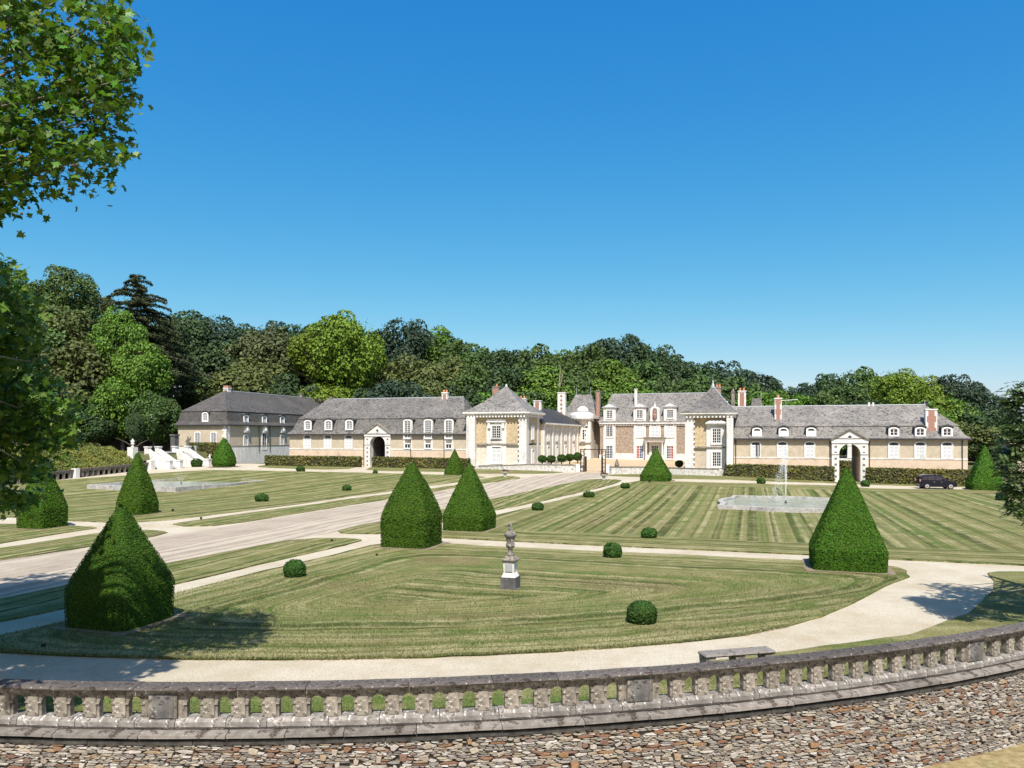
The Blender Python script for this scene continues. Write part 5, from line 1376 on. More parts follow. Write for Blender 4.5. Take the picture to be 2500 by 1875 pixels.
block(W, 'shaft', 'panelstone', -29.9, -29.1, -6.0, -5.2, 2.9, 5.5); block(W, 'cap', 'panelstone', -30.0, -29.0, -6.1, -5.1, 5.501, 5.75)
W = chateau_thing('garden_statue', 'dark standing statue above the terrace stairs, beside the spray', 'statue', -28.0, -4.6, 3.1)
block(W, 'plinth', 'oldstone', -28.3, -27.7, -4.9, -4.3, 2.9, 3.9); figure(W, -28.0, -4.6, 3.9, 1.5, 'panelstone')
W = chateau_thing('garden_statue', 'small white figure at the foot of the hedge behind the teardrop yew', 'statue', -24.6, -4.2, 1.3)
block(W, 'plinth', 'white', -24.8, -24.4, -4.4, -4.0, 1.1, 2.0); figure(W, -24.6, -4.2, 2.0, .9, 'white')
# arcade balustrade along the foot of the bank
W = chateau_thing('arcade_balustrade', 'low grey balustrade of little arches along the left bank', 'balustrade', -26.1, -22, 1.2)
def arc_panel2(w):
    mb = MB(); n = 6; r = w*.34; hw = w/2
    op = [(-r, 0)] + [(-r*cos(pi*i/n), .42 + r*sin(pi*i/n)) for i in range(n+1)] + [(r, 0)]; k = len(op); mid = k//2
    for y, fl in ((0, 0), (.22, 1)):
        vs = [(x, y, z) for x, z in op] + [(-hw, y, 0), (-hw, y, .8), (hw, y, .8), (hw, y, 0)]
        fs = [tuple([k, k+1] + list(range(mid, -1, -1))), tuple([k+2, k+3] + list(range(k-1, mid-1, -1))), (k+1, k+2, mid)]
        mb.add(vs, [f if fl else f[::-1] for f in fs])
    vs = [(x, 0, z) for x, z in op] + [(x, .22, z) for x, z in op]; mb.add(vs, [(i, i+1, k+i+1, k+i) for i in range(k-1)]); return mb.mesh('arch_panel', M['oldstone'])
a2 = arc_panel2(.82)
for i in range(27):
    t = -36 + .82*i; x, y = xy(-26.0, t); W.put('arch_panel', a2, (-26.0, t, g(x, y)+.04), R_(90))
zz = [(t, g(*xy(-26.0, t))) for t in (-36.4, -14.3)]
mb = MB(); vs = []
for t, z in zz: vs += [(-26.3, t, z+.84), (-25.92, t, z+.84), (-25.92, t, z+1.0), (-26.3, t, z+1.0)]
mb.add(vs, [(0,1,5,4),(1,2,6,5),(2,3,7,6),(3,0,4,7),(3,2,1,0),(4,5,6,7)]); W.part('coping', mb, M['railstone'])
for t in (-25.8,):
    x, y = xy(-25.9, t); block(W, 'pier', 'white', -26.35, -25.7, t-.3, t+.3, g(x, y), g(x, y)+1.12)
# long wall in the shade at the back of the terrace
W = chateau_thing('park_wall', 'long dark grey wall in shade behind the left terrace', 'wall', -46, 9, 3)
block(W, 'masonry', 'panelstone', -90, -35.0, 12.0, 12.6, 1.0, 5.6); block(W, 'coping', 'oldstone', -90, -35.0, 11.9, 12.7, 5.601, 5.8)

# ------------------------------------------------------------------ basins and water
def basin(name, label, C, wx, wy, rot, hz, lobe):
    th = Thing(name, label, 'basin', (C.x, C.y, g(C.x, C.y)), rot)
    def outl(e):
        hx, hy = wx/2+e, wy/2+e; l = wx*.27; pts = []
        def side(a, b, out):
            a, b = Vector(a), Vector(b); d = (b-a).normalized(); m = (a+b)/2; L = (b-a).length; k = L*.24
            q = [a, m - d*k]
            for i in range(9):
                f = i/8; q.append(m - d*k + d*2*k*f + out*(.16 + lobe*sin(pi*f)))
            q.append(m + d*k); return q
        pts += side((-hx,-hy), (hx,-hy), Vector((0,-1))) + side((hx,-hy), (hx,hy), Vector((1,0))) + side((hx,hy), (-hx,hy), Vector((0,1))) + side((-hx,hy), (-hx,-hy), Vector((-1,0)))
        return pts
    o, i_ = outl(.18), outl(-.20); n = len(o)
    mb = MB(); vs = [(p.x,p.y,-.3) for p in o] + [(p.x,p.y,hz) for p in o] + [(p.x,p.y,hz) for p in i_] + [(p.x,p.y,-.6) for p in i_]
    mb.add(vs, [(k*n+j, k*n+(j+1)%n, (k+1)*n+(j+1)%n, (k+1)*n+j) for k in range(3) for j in range(n)])
    link('rim', mb.mesh('rim', M['basin']), th.o)
    mb = MB(); mb.add([(p.x, p.y, .17) for p in outl(-.2)], [tuple(range(n))]); tag(link('water', mb.mesh('water', M['water'])), kind='structure').parent = th.o
    mb = MB().lathe([(.10, -.1), (.10, .22), (.05, .26), (.04, .38)], 0, 0, 8); link('nozzle', mb.mesh('nozzle', M['gutter']), th.o)
    return th
bro = -R_(22)
f1 = Vector((cos(bro), sin(bro))); f2 = Vector((-sin(bro), cos(bro)))
A = at(1762, 1244.5).xy; cR = A + f1*4.2 + f2*5.2
basin('fountain_basin', 'stone rimmed basin on the right lawn with a single tall water jet', cR, 8.6, 10.2, bro, .29, .42)
A = at(429, 1202.5).xy; cL = A - f1*5.6 + f2*6.2
basin('fountain_basin', 'stone rimmed basin on the left lawn with thin crossing jets', cL, 11.2, 12.4, bro, .29, .42)
def spray(name, label, base, H, n, spread, drift, size, seed, cone=0):
    q = np.random.default_rng(seed); P = []
    f = q.random(n)**.8; a = q.random(n)*2*pi
    r = spread*(.06 + .94*f**1.2)*np.abs(q.normal(size=n))*.5
    up = q.random(n) < .62
    z = np.where(up, f*H, (1-q.random(n)**1.4)*H)
    x = r*np.cos(a)*np.where(up, .35, 1.) + np.where(up, 0, drift*(1-z/H) *(.4+.9*q.random(n)))
    y = r*np.sin(a)*np.where(up, .35, 1.)
    V, F = cards(np.stack([x, y, z + .15], 1), q.normal(size=(n, 3)), size, .7, 1., q)
    o = link(name, np_mesh(name, V, F, [M['spray']])); o.location = base; tag(o, label, 'water jet', None, None); return o
spray('water_jet', 'tall white water jet drifting left over the right basin', (cR.x, cR.y, g(cR.x, cR.y)+.1), 4.3, 7000, .62, -1.0, .05, 5)
mb = MB()
for k in range(5):
    a = -1.1 + k*.55; pts = [(sin(a)*.55*f*1.6, .0, .2 + 2.3*(f - .42*f*f*(1+abs(a)*.3))) for f in (0, .2, .4, .6, .8, 1.0)]
    mb.tube([(x, .12*k-.24, z) for x, y, z in pts], [.009, .009, .008, .008, .007, .006], 5)
o = link('water_jet', mb.mesh('water_jet', M['spray'])); o.location = (cL.x, cL.y, g(cL.x, cL.y)); tag(o, 'faint crossing jets rising over the left basin', 'water jet')
x, y = xy(-24.6, -7.2); spray('water_jet', 'pale spray plume in front of the terrace stairs', (x, y, 1.4), 2.6, 900, .8, .3, .06, 9)

# ------------------------------------------------------------------ garden ornaments
P = at(1246, 1441); W = Thing('urn_pedestal', 'tall carved stone urn on a waisted pedestal, middle of the front lawn', 'urn', (P.x, P.y+.15, 0), -TH)
mb = MB().box(-.31, .31, -.31, .31, 0, .06); mb.box(-.28, .28, -.28, .28, .061, .46); W.part('plinth', mb, M['panelstone'])
mb = MB().frustum(-.25, .25, -.25, .25, .461, -.185, .185, -.185, .185, .62); mb.frustum(-.185, .185, -.185, .185, .621, -.205, .205, -.205, .205, .98); sh = W.part('shaft', mb, M['white'])
mb = MB().box(-.13, .13, -.222, -.19, .66, .93); W.part('panel', mb, M['zinc'], sh)
mb = MB().frustum(-.21, .21, -.21, .21, .981, -.27, .27, -.27, .27, 1.04); mb.box(-.27, .27, -.27, .27, 1.041, 1.08); mb.frustum(-.24, .24, -.24, .24, 1.081, -.12, .12, -.12, .12, 1.2); W.part('cap', mb, M['oldstone'])
mb = MB().lathe([(.13,1.17),(.15,1.22),(.12,1.30),(.07,1.36),(.09,1.40),(.07,1.44),(.15,1.50),(.165,1.58),(.13,1.66),(.16,1.84),(.215,1.90),(.22,1.96),(.15,2.02),(.07,2.05),(.06,2.10),(.09,2.15),(.05,2.20),(.075,2.27),(.06,2.33),(.02,2.37)], 0, 0, 16); W.part('urn', mb, M['sillstone'], smooth=True)
VG = 'flower bowls flanking the court entrance'
for lab, u, v in (('white flower bowl on the strip end left of the drive', 1233, 1165), ('white flower bowl on the strip end right of the drive', 1474, 1172)):
    P = at(u, v); W = Thing('flower_bowl', lab, 'planter', P, 0, group=VG); k = P.y/98
    W.part('bowl', MB().lathe([(.22*k,0),(.24*k,.16*k),(.16*k,.2*k),(.24*k,.45*k),(.50*k,.62*k),(.52*k,.72*k),(.40*k,.70*k)], 0, 0, 14), M['white'])
    me = leaf_blob('flowers', .46*k, .28*k, 500, .12, M['flower'], 3); o = link('flowers', me, W.o); o.location = (0, 0, .68*k)
W = Thing('stone_bench', 'weathered stone bench on three stubby legs behind the balustrade', 'bench', (5.13, 17.55, g(5.13, 17.55)), R_(14))
W.part('seat', MB().frustum(-.86, .86, -.19, .19, .45, -.88, .88, -.21, .21, .48).frustum(-.88, .88, -.21, .21, .481, -.85, .85, -.18, .18, .52), M['slabstone'])
for x in (-.74, 0, .74): W.part('leg', MB().frustum(x-.09, x+.09, -.14, .14, -.05, x-.12, x+.12, -.17, .17, .449), M['oldstone'])
P = at(217, 1162); W = Thing('stone_bench', 'distant white and dark bench below the left arcade balustrade', 'bench', P, -TH + R_(90))
W.part('seat', MB().box(-1.1, 1.1, -.25, .25, .42, .55), M['panelstone'])
for x in (-.95, .1, .95): W.part('leg', MB().box(x-.12, x+.12, -.2, .2, 0, .419), M['white'])
W = Thing('small_statue', 'small seated stone figure on the low wall right of the gate', 'statue', (*at(1506, 1157).xy, z_at(1139, at(1506, 1157).y)))
P = W.o.location
W.part('figure', MB().lathe([(.26,0),(.28,.2),(.2,.4),(.22,.55),(.09,.68),(.13,.78),(.1,.9),(.02,.95)], 0, 0, 10), M['oldstone'], smooth=True)
SG = 'small black garden spotlights on the grass'
for u, v, lab in ((920, 1359, 'small black spotlight on the front lawn below the tall yew pair'), (422, 1250, 'small black spotlight on the left lawn right of the yew cone'), (491, 1270, 'small black spotlight on the strip tip left of the drive'), (106, 1584, 'small black spotlight on the shaded front lawn near the nearest yew'), (1586, 1179, 'small black spotlight at the foot of the flared pyramid'), (810, 1324, 'small black spotlight where the grass strip meets the cross path')):
    P = at(u, v); k = max(.5, P.y/66); W = Thing('garden_spotlight', lab, 'spotlight', P, .3, group=SG)
    W.part('lamp_body', MB().frustum(-.07*k, .07*k, -.06*k, .06*k, .08*k, -.10*k, .10*k, -.08*k, .08*k, .26*k), M['black']); W.part('spike', MB().tube([(0, 0, -.05), (0, 0, .081*k)], .02*k, 5), M['black'])
# a car parked in front of the right hedge
P = at(2285, 1193.2); W = Thing('parked_car', 'dark blue compact people carrier parked before the right hedge', 'car', P, -R_(9))
L_ = 3.55
def cx(f): return -L_/2 + L_*f
low = [(0,.30),(.02,.22),(.105,.22),(.12,.38),(.165,.47),(.21,.47),(.255,.38),(.27,.22),(.735,.22),(.75,.38),(.795,.47),(.84,.47),(.885,.38),(.90,.22),(.985,.24),(1.0,.40),(.985,.62),(.93,.74),(.80,.82),(.60,.86),(.10,.90),(.01,.82),(-.005,.55)]
mb = MB()
for y0, y1, e in ((-.70, .70, 0),):
    prof0 = [(cx(f), z) for f, z in low]
    n = len(prof0); secs = []
    for y, sx, dz in ((-.76, .965, .02), (-.70, 1.0, 0), (.70, 1.0, 0), (.76, .965, .02)):
        secs.append([(x*sx, y, z + (dz if z < .5 else -dz*1.5)) for x, z in prof0])
    vs = [p for s_ in secs for p in s_]
    fs = [tuple(range(n)), tuple(range(4*n-1, 3*n-1, -1))] + [(k*n+i, (k+1)*n+i, (k+1)*n+(i+1)%n, k*n+(i+1)%n) for k in range(3) for i in range(n)]
    mb.add(vs, fs)
W.part('body', mb, M['carpaint'])
cab = [(.02,.88),(.035,1.20),(.09,1.40),(.20,1.46),(.44,1.47),(.56,1.40),(.70,1.12),(.79,.84)]
mb = MB(); vs = []
for y, k in ((-.70, 0), (-.60, 1), (.60, 1), (.70, 0)):
    for f, z in cab: vs.append((cx(f), (y if not k else y) * (1 - .10*(z-.85)), z if k else min(z, z - .045*(z > 1.1))))
n = len(cab); mb.add(vs, [tuple(range(n)), tuple(range(4*n-1, 3*n-1, -1))] + [(k*n+i, (k+1)*n+i, (k+1)*n+(i+1)%n, k*n+(i+1)%n) for k in range(3) for i in range(n)])
W.part('cabin', mb, M['carpaint'])
for sd in (-1, 1):
    for poly in ([(.07,.93),(.085,1.18),(.13,1.31),(.20,1.33),(.20,.93)], [(.215,.93),(.215,1.335),(.40,1.345),(.40,.92)], [(.415,.92),(.415,1.345),(.47,1.34),(.54,1.29),(.655,1.06),(.68,.90)]):
        mb = MB(); mb.add([(cx(f), sd*(.712*(1 - .10*(z-.85))), z) for f, z in poly], [tuple(range(len(poly)))[::sd]]); W.part('side_window', mb, M['glass'])
    mb = MB().box(cx(.60), cx(.635), sd*.78-.07, sd*.78+.07, .93, 1.03); W.part('wing_mirror', mb, M['carpaint'])
    for f in (.36, .56): W.part('door_handle', MB().box(cx(f), cx(f+.035), sd*.765-.012, sd*.765+.012, .72, .75), M['alloy'])
    W.part('sill_trim', MB().box(cx(.29), cx(.71), sd*.755-.02, sd*.755+.02, .24, .30), M['black'])
    W.part('headlight', MB().frustum(cx(.91), cx(.985), sd*.56-.15, sd*.56+.13, .56, cx(.90), cx(.955), sd*.56-.13, sd*.56+.11, .70), M['lamp'])
    W.part('tail_light', MB().box(cx(-.008), cx(.03), sd*.66-.06, sd*.66+.06, .75, 1.0), M['brick'])
    for f in (.188, .818):
        mb = MB(); mb.lathe([(.27,-.09),(.295,-.06),(.295,.06),(.27,.09)], 0, 0, 18); q = MB(); q.add([(cx(f)+x, sd*.69 + z, .295+y) for x, y, z in mb.v], mb.f); wh = W.part('wheel', q, M['tyre'])
        mb = MB(); mb.lathe([(.19,.0),(.195,.095),(.06,.10),(.05,.085)], 0, 0, 12); q = MB(); q.add([(cx(f)+x, sd*(.69 + z), .295+y) for x, y, z in mb.v], mb.f if sd > 0 else [t_[::-1] for t_ in mb.f]); W.part('rim', q, M['alloy'], wh)
mb = MB(); mb.add([(cx(.565), -.56, 1.39), (cx(.565), .56, 1.39), (cx(.775), .62, .88), (cx(.775), -.62, .88)], [(0,1,2,3)]); q = MB(); q.add([(x+.012, y, z+.012) for x, y, z in mb.v], mb.f); W.part('windscreen', q, M['glass'])
mb = MB(); mb.add([(cx(.03)-.012, -.52, 1.26), (cx(.03)-.012, .52, 1.26), (cx(.02)-.012, .56, .95), (cx(.02)-.012, -.56, .95)], [(3,2,1,0)]); W.part('rear_window', mb, M['glass'])
W.part('number_plate', MB().box(cx(1.0)-.005, cx(1.0)+.012, -.24, .24, .38, .47), M['white2'])

# ------------------------------------------------------------------ trees
def crown_round(seed, lobes=46, per=120, size=.085, zr=1.0, shell=.62):
    q = np.random.default_rng(seed); V = []; F = []; o = 0
    for i in range(lobes):
        d = unit(q.normal(size=3)); d[2] = d[2]*.9 + .12
        c = d*(shell + .22*q.random())*np.array([1, 1, zr]); r = .20 + .15*q.random()
        n = int(per*(r/.27)**2)
        e = unit(q.normal(size=(n, 3)) + .55*d + np.array([0, 0, .35]))
        rr = r*(.78 + .26*q.random((n, 1)))
        v, f = cards(c + e*rr*np.array([1, 1, .85]), e + np.array([0, 0, .4]), size, .7, .55, q); V.append(v); F.append(f+o); o += len(v)
    n = int(lobes*per*.16); d = unit(q.normal(size=(n, 3))); v, f = cards(d*(.50 + .3*q.random((n, 1)))*np.array([1, 1, zr]), d, size*1.3, .7, .7, q); V.append(v); F.append(f+o); o += len(v)
    n = 260; d = unit(q.normal(size=(n, 3))); d[:, 2] = np.abs(d[:, 2]); v, f = cards(d*(.84 + .15*q.random((n, 1)))*np.array([1, 1, zr]), d, size*.8, .6, .8, q); V.append(v); F.append(f+o)
    return np.concatenate(V), np.concatenate(F)
CR = {}
def crown_me(kind, var, fine):
    key = (kind, var, fine)
    if key not in CR:
        V, F = crown_round(100+var*7+len(kind), 52 if fine else 46, 150 if fine else 115, .070 if fine else .085, 1.0)
        CR[key] = np_mesh('crown', V, F, [M['t_'+kind]])
    return CR[key]
def trunk_me(name, h, r, seed, limbs=5, spread=.5, mat='bark', z0=.35):
    q = random.Random(seed); mb = MB(); mb.tube([(0,0,-.4),(0,0,h*.25),(.02*h*q.uniform(-1,1),.02*h*q.uniform(-1,1),h*.6),(0,0,h)], [r*1.25, r, r*.75, r*.3], 8)
    for i in range(limbs):
        a = 2*pi*i/limbs + q.uniform(-.4,.4); zz = h*q.uniform(z0, .75); L = h*spread*q.uniform(.5,1)
        mb.tube([(0,0,zz), (cos(a)*L*.45, sin(a)*L*.45, zz+L*.35), (cos(a)*L, sin(a)*L, zz+L*.6)], [r*.5, r*.33, r*.1], 6)
    return mb.mesh(name, M[mat])
KINDW = {'dark': 'dark green', 'mid': 'mid green', 'green': 'fresh green', 'lime': 'bright yellow green', 'olive': 'olive', 'brown': 'brownish', 'blue': 'blackish green'}
TRUNKS = [trunk_me('trunk', 10, .35, i) for i in range(3)]
def tree(u, vt, wpx, y, kind, label, var=0, aspect=1.15, group='trees of the wood behind the chateau', fine=False, zlow=None):
    x = (u - 1250)/FPX*y; r = wpx/2/FPX*y; zt = z_at(vt, y); z0 = g(x, y)
    T = Thing('woodland_tree', label, 'tree', (x, y, z0), 0, group=group); q = random.Random(int(u*7+vt))
    hc = min(r*aspect, (zt - z0)*.52)
    if zlow is not None: hc = (zt - zlow)/2
    me = crown_me(kind, q.randrange(3), fine)
    o = link('crown', me, T.o); o.location = (0, 0, zt - z0 - hc*.96); o.scale = (r*1.0, r*1.0, hc*1.0); o.rotation_euler = (0, 0, q.uniform(0, 6.28))
    t_ = link('trunk', TRUNKS[q.randrange(3)], T.o); s_ = max(.4, (zt - z0 - hc)/9.0); t_.scale = (s_, s_, s_)
    return T
rows_ = {
 'skyline': [(15,664,170,'mid'),(100,690,150,'mid'),(165,658,130,'mid'),(228,716,100,'olive'),(405,775,100,'dark'),(462,757,140,'dark'),(528,770,150,'blue'),(600,796,150,'dark'),(668,788,150,'blue'),(735,795,140,'dark'),(795,788,140,'dark'),(918,815,140,'dark'),(985,778,150,'blue'),(1052,794,140,'green'),(1105,826,130,'mid'),(1165,846,150,'mid'),(1232,850,150,'dark'),(1300,848,150,'mid'),(1365,857,140,'green'),(1425,848,130,'mid'),(1470,832,120,'dark'),(1525,816,150,'blue'),(1590,842,150,'dark'),(1640,868,120,'blue'),(1700,886,140,'dark'),(1768,882,150,'blue'),(1835,905,130,'blue'),(1885,930,110,'dark'),(1925,955,90,'blue'),(1985,936,100,'blue'),(2022,914,130,'dark'),(2090,904,140,'mid'),(2145,905,120,'green'),(2262,916,120,'lime'),(2335,915,120,'blue'),(2385,945,120,'blue'),(2428,992,110,'blue'),(2478,1026,110,'dark')],
 'middle': [(60,760,190,'mid'),(150,752,190,'olive'),(120,850,200,'dark'),(215,830,190,'olive'),(470,830,190,'dark'),(560,845,200,'mid'),(650,800,170,'brown'),(640,862,200,'olive'),(740,870,170,'blue'),(760,945,130,'green'),(870,920,140,'lime'),(930,880,170,'brown'),(1010,868,180,'olive'),(1100,875,180,'olive'),(1180,895,170,'mid'),(1255,890,170,'dark'),(1330,900,170,'green'),(1410,905,160,'mid'),(1490,890,170,'green'),(1560,890,170,'mid'),(1620,905,160,'dark'),(1690,925,150,'mid'),(1765,925,150,'mid'),(1830,945,130,'mid'),(1890,955,120,'green'),(2070,945,180,'mid'),(2140,960,150,'green'),(2290,955,150,'green'),(2350,985,160,'dark'),(2420,1040,150,'mid'),(2205,935,170,'lime')],
 'front': [(505,925,150,'mid'),(590,905,200,'olive'),(690,915,170,'dark'),(790,935,150,'lime'),(960,925,170,'blue'),(1045,935,170,'olive'),(1130,945,170,'dark'),(1215,950,160,'green'),(1290,955,160,'mid'),(1365,950,160,'green'),(1450,955,160,'mid'),(1540,945,170,'green'),(1640,940,170,'mid'),(1740,950,160,'dark'),(1850,965,150,'green'),(1960,968,110,'green'),(2010,965,130,'mid'),(2110,975,170,'dark'),(2250,985,150,'green'),(2345,1030,150,'olive'),(2390,1075,110,'dark')]}
rowY = {'skyline': 188, 'middle': 166, 'front': 150}
rowW = {'skyline': 'on the skyline', 'middle': 'in the middle rank', 'front': 'in the front rank'}
def spot(u):
    for lim, w in ((250, 'far left of the terrace'), (480, 'left of the far left building'), (700, 'above the far left building'), (880, 'above the left wing'), (1120, 'above the right part of the left wing'), (1290, 'above the left pavilion'), (1440, 'above the court wing'), (1680, 'above the main house'), (1800, 'above the right pavilion'), (1960, 'near the sky gap'), (2150, 'right of the sky gap'), (2330, 'above the right wing end')):
        if u < lim: return w
    return 'right of the right wing'
tl = {}
for nm, lst in rows_.items():
    for u, v, w, kind in lst: tl.setdefault((kind, nm, spot(u)), []).append(u)
for nm, lst in rows_.items():
    for u, v, w, kind in lst:
        grp = sorted(tl[(kind, nm, spot(u))]); k = grp.index(u)
        pre = '' if len(grp) == 1 else ['left ', 'right '][k] if len(grp) == 2 else ['leftmost ', 'second ', 'third ', 'fourth '][k]
        lab = f"{pre}{KINDW[kind]} tree {rowW[nm]} {spot(u)}"
        yy = rowY[nm] + random.Random(u).uniform(-6, 6)
        if u < 420: yy -= 34
        tree(u, v, w*1.12, yy, kind, lab)
# large characterful trees
tree(845, 764, 200, 160, 'lime', 'large rounded lime coloured tree towering above the left wing', 1, 1.15, 'trees of the wood behind the chateau', True)
tree(770, 800, 130, 158, 'lime', 'shoulder tree of yellow green leaves at the left of the lime coloured giant', 1, 1.2)
tree(285, 758, 130, 128, 'green', 'tall bright fresh green tree before the dark cedar', 1, 1.5, 'trees of the wood behind the chateau', True)
tree(345, 840, 150, 126, 'green', 'bright green tree at the foot of the tall fresh green one', 2, 1.3, 'trees of the wood behind the chateau', True)
tree(300, 910, 150, 124, 'green', 'lower bright green foliage tree behind the terrace wall', 0, 1.2, 'trees of the wood behind the chateau', True)
tree(2190, 902, 160, 158, 'lime', 'yellow green tree rising above the right wing, its crown broad', 1, 1.1, 'trees of the wood behind the chateau', True)
for i, (u, v, w, kd) in enumerate(((60,920,190,'dark'),(150,940,190,'dark'),(225,960,170,'dark'),(375,960,120,'mid'),(412,972,70,'mid'),(110,1000,170,'mid'),(210,1010,130,'dark'),(400,1030,90,'dark'))):
    tree(u, v, w, 121 + (i % 3)*2, kd, f"{KINDW[kd]} tree low behind the terrace, {['second from the frame edge','beside the plane branches','above the dark park wall','left of the far left building','against the far left building','behind the plane tree tip','low over the brown hedge','near the dark pillar'][i]}", zlow=3.4)
tree(328, 1005, 44, 108, 'dark', 'slim ivy clad tree rising behind the white urn', 0, 3, 'trees of the wood behind the chateau', False, 3.6)
# cedar with flat drooping tiers
def cedar():
    u, vt, y = 335, 668, 134; x = (u-1250)/FPX*y; zt = z_at(vt, y); z0 = g(x, y)
    T = Thing('cedar', 'dark conifer with flat ragged tiers standing above the fresh green tree', 'tree', (x, y, z0)); H = zt - z0
    q = np.random.default_rng(8); V = []; F = []; o = 0; mb = MB(); mb.tube([(0,0,-.4),(.1,0,H*.5),(0,0,H*.99)], [.6,.4,.05], 8)
    for k in range(24):
        f = k/23; zz = H*(.985 - .62*f); R = 1.6 + 12.5*f**.8
        for j in range(5 + int(4*f)):
            a = q.random()*2*pi; L = R*(.6 + .5*q.random()); d = np.array([cos(a), sin(a), 0])
            n = int(85*L); s = q.random(n)**.7; w = .13*L*(1.1-s)+.15
            side = np.array([-sin(a), cos(a), 0])
            P = d*L*s[:, None] + side*(q.normal(size=(n, 1))*w[:, None]) + np.array([0, 0, 1])*(zz + .22*L*s*(1-s)*2 - .10*L*s + .12*q.normal(size=n))[:, None]
            v, f_ = cards(P, np.tile([0, 0, 1.], (n, 1)), .42, .4, .5, q); V.append(v); F.append(f_+o); o += len(v)
            mb.tube([(0,0,zz), tuple(d*L*.5 + [0,0,zz+.1*L]), tuple(d*L*.95 + [0,0,zz-.05*L])], [.10,.07,.02], 5)
    T.part('trunk', mb, M['bark']); link('foliage', np_mesh('foliage', np.concatenate(V), np.concatenate(F), [M['conifer']]), T.o)
cedar()
# bare dead branch in the wood
x, y = (1362-1250)/FPX*158, 158; T = Thing('dead_tree', 'pale bare dead branch showing in the wood above the court wing', 'tree', (x, y, g(x, y)))
T.part('trunk', MB().tube([(0,0,0),(.2,0,z_at(930,158)-g(x,y)-2),(.5,0,z_at(895,158)-g(x,y))], [.3,.2,.06], 6).tube([(.2,0,z_at(930,158)-g(x,y)-2),(1.2,0,z_at(905,158)-g(x,y))], [.15,.05], 5), M['planebark'])
# little house behind the trees at the right
P = Vector((69.6, 103)); W = Thing('outbuilding', 'small house with tiled roof half hidden by trees at the far right', 'house', (P.x, P.y, 0), -TH)
W.part('wall', MB().box(-2.5, 3, 0, 4, 0, 4.4), M['plaster']); mb = MB(); mb.prism_x([(-.3, 4.42), (4.3, 4.42), (2, 5.2)], -2.8, 3.3); W.part('roof', mb, M['schist']); W.part('door', MB().box(-.6, .2, -.05, -.001, .0, 3.6), M['white2'])

# plane tree overhanging from the left: real leaves on twigs
LEAF = np.array([(0,-.42),(.10,-.12),(.40,-.22),(.30,.02),(.52,.20),(.24,.20),(.20,.34),(0,.60),(-.20,.34),(-.24,.20),(-.52,.20),(-.30,.02),(-.40,-.22),(-.10,-.12)])
def star_leaves(P, N, size, q):
    n = len(P); N = unit(N); A = unit(np.cross(N, q.normal(size=(n, 3)))); B = np.cross(N, A)
    A = unit(A + np.array([0, 0, -.5])); B = unit(np.cross(N, A)); s = (size*(.7 + .6*q.random(n)))[:, None, None]
    l = LEAF[None]; cup = -.35*(np.abs(LEAF[:, 0])**2 + .4*LEAF[:, 1]**2)
    V = P[:, None, :] + s*(l[..., 0:1]*B[:, None, :] + l[..., 1:2]*A[:, None, :]*1.0 + cup[None, :, None]*N[:, None, :])
    return V, A, B, N
def twigs(C, r, n_tw, per, q, squash=.85, up=.5):
    d = unit(q.normal(size=(n_tw, 3))); c = C + d*np.array([1, 1, squash])*r*(q.random((n_tw, 1))**.45)
    P = (c[:, None, :] + q.normal(size=(n_tw, per, 3))*np.array([.17, .17, .12])).reshape(-1, 3)
    N = np.repeat(d, per, 0)*.35 + np.array([0, -.15, up]) + .55*q.normal(size=(n_tw*per, 3)); return P, N
SPRIGS = [(u_-22, v_, r_, y_) for u_, v_, r_, y_ in [(300,30,22,13.5),(340,95,16,13.7),(352,118,12,13.7),(318,140,20,13.6),(308,195,16,13.6),(322,215,14,13.7),(300,235,16,13.6),(312,262,14,13.6),(285,310,18,13.5),(298,335,14,13.6),(302,372,16,13.6),(275,395,18,13.5),(262,440,18,13.5),(240,435,20,13.5),(185,455,16,13.4),(152,462,18,13.3),(112,440,22,13.2),(70,515,14,13.2),(30,515,18,13.1),(225,300,20,13.4),(130,350,30,13.3)]]
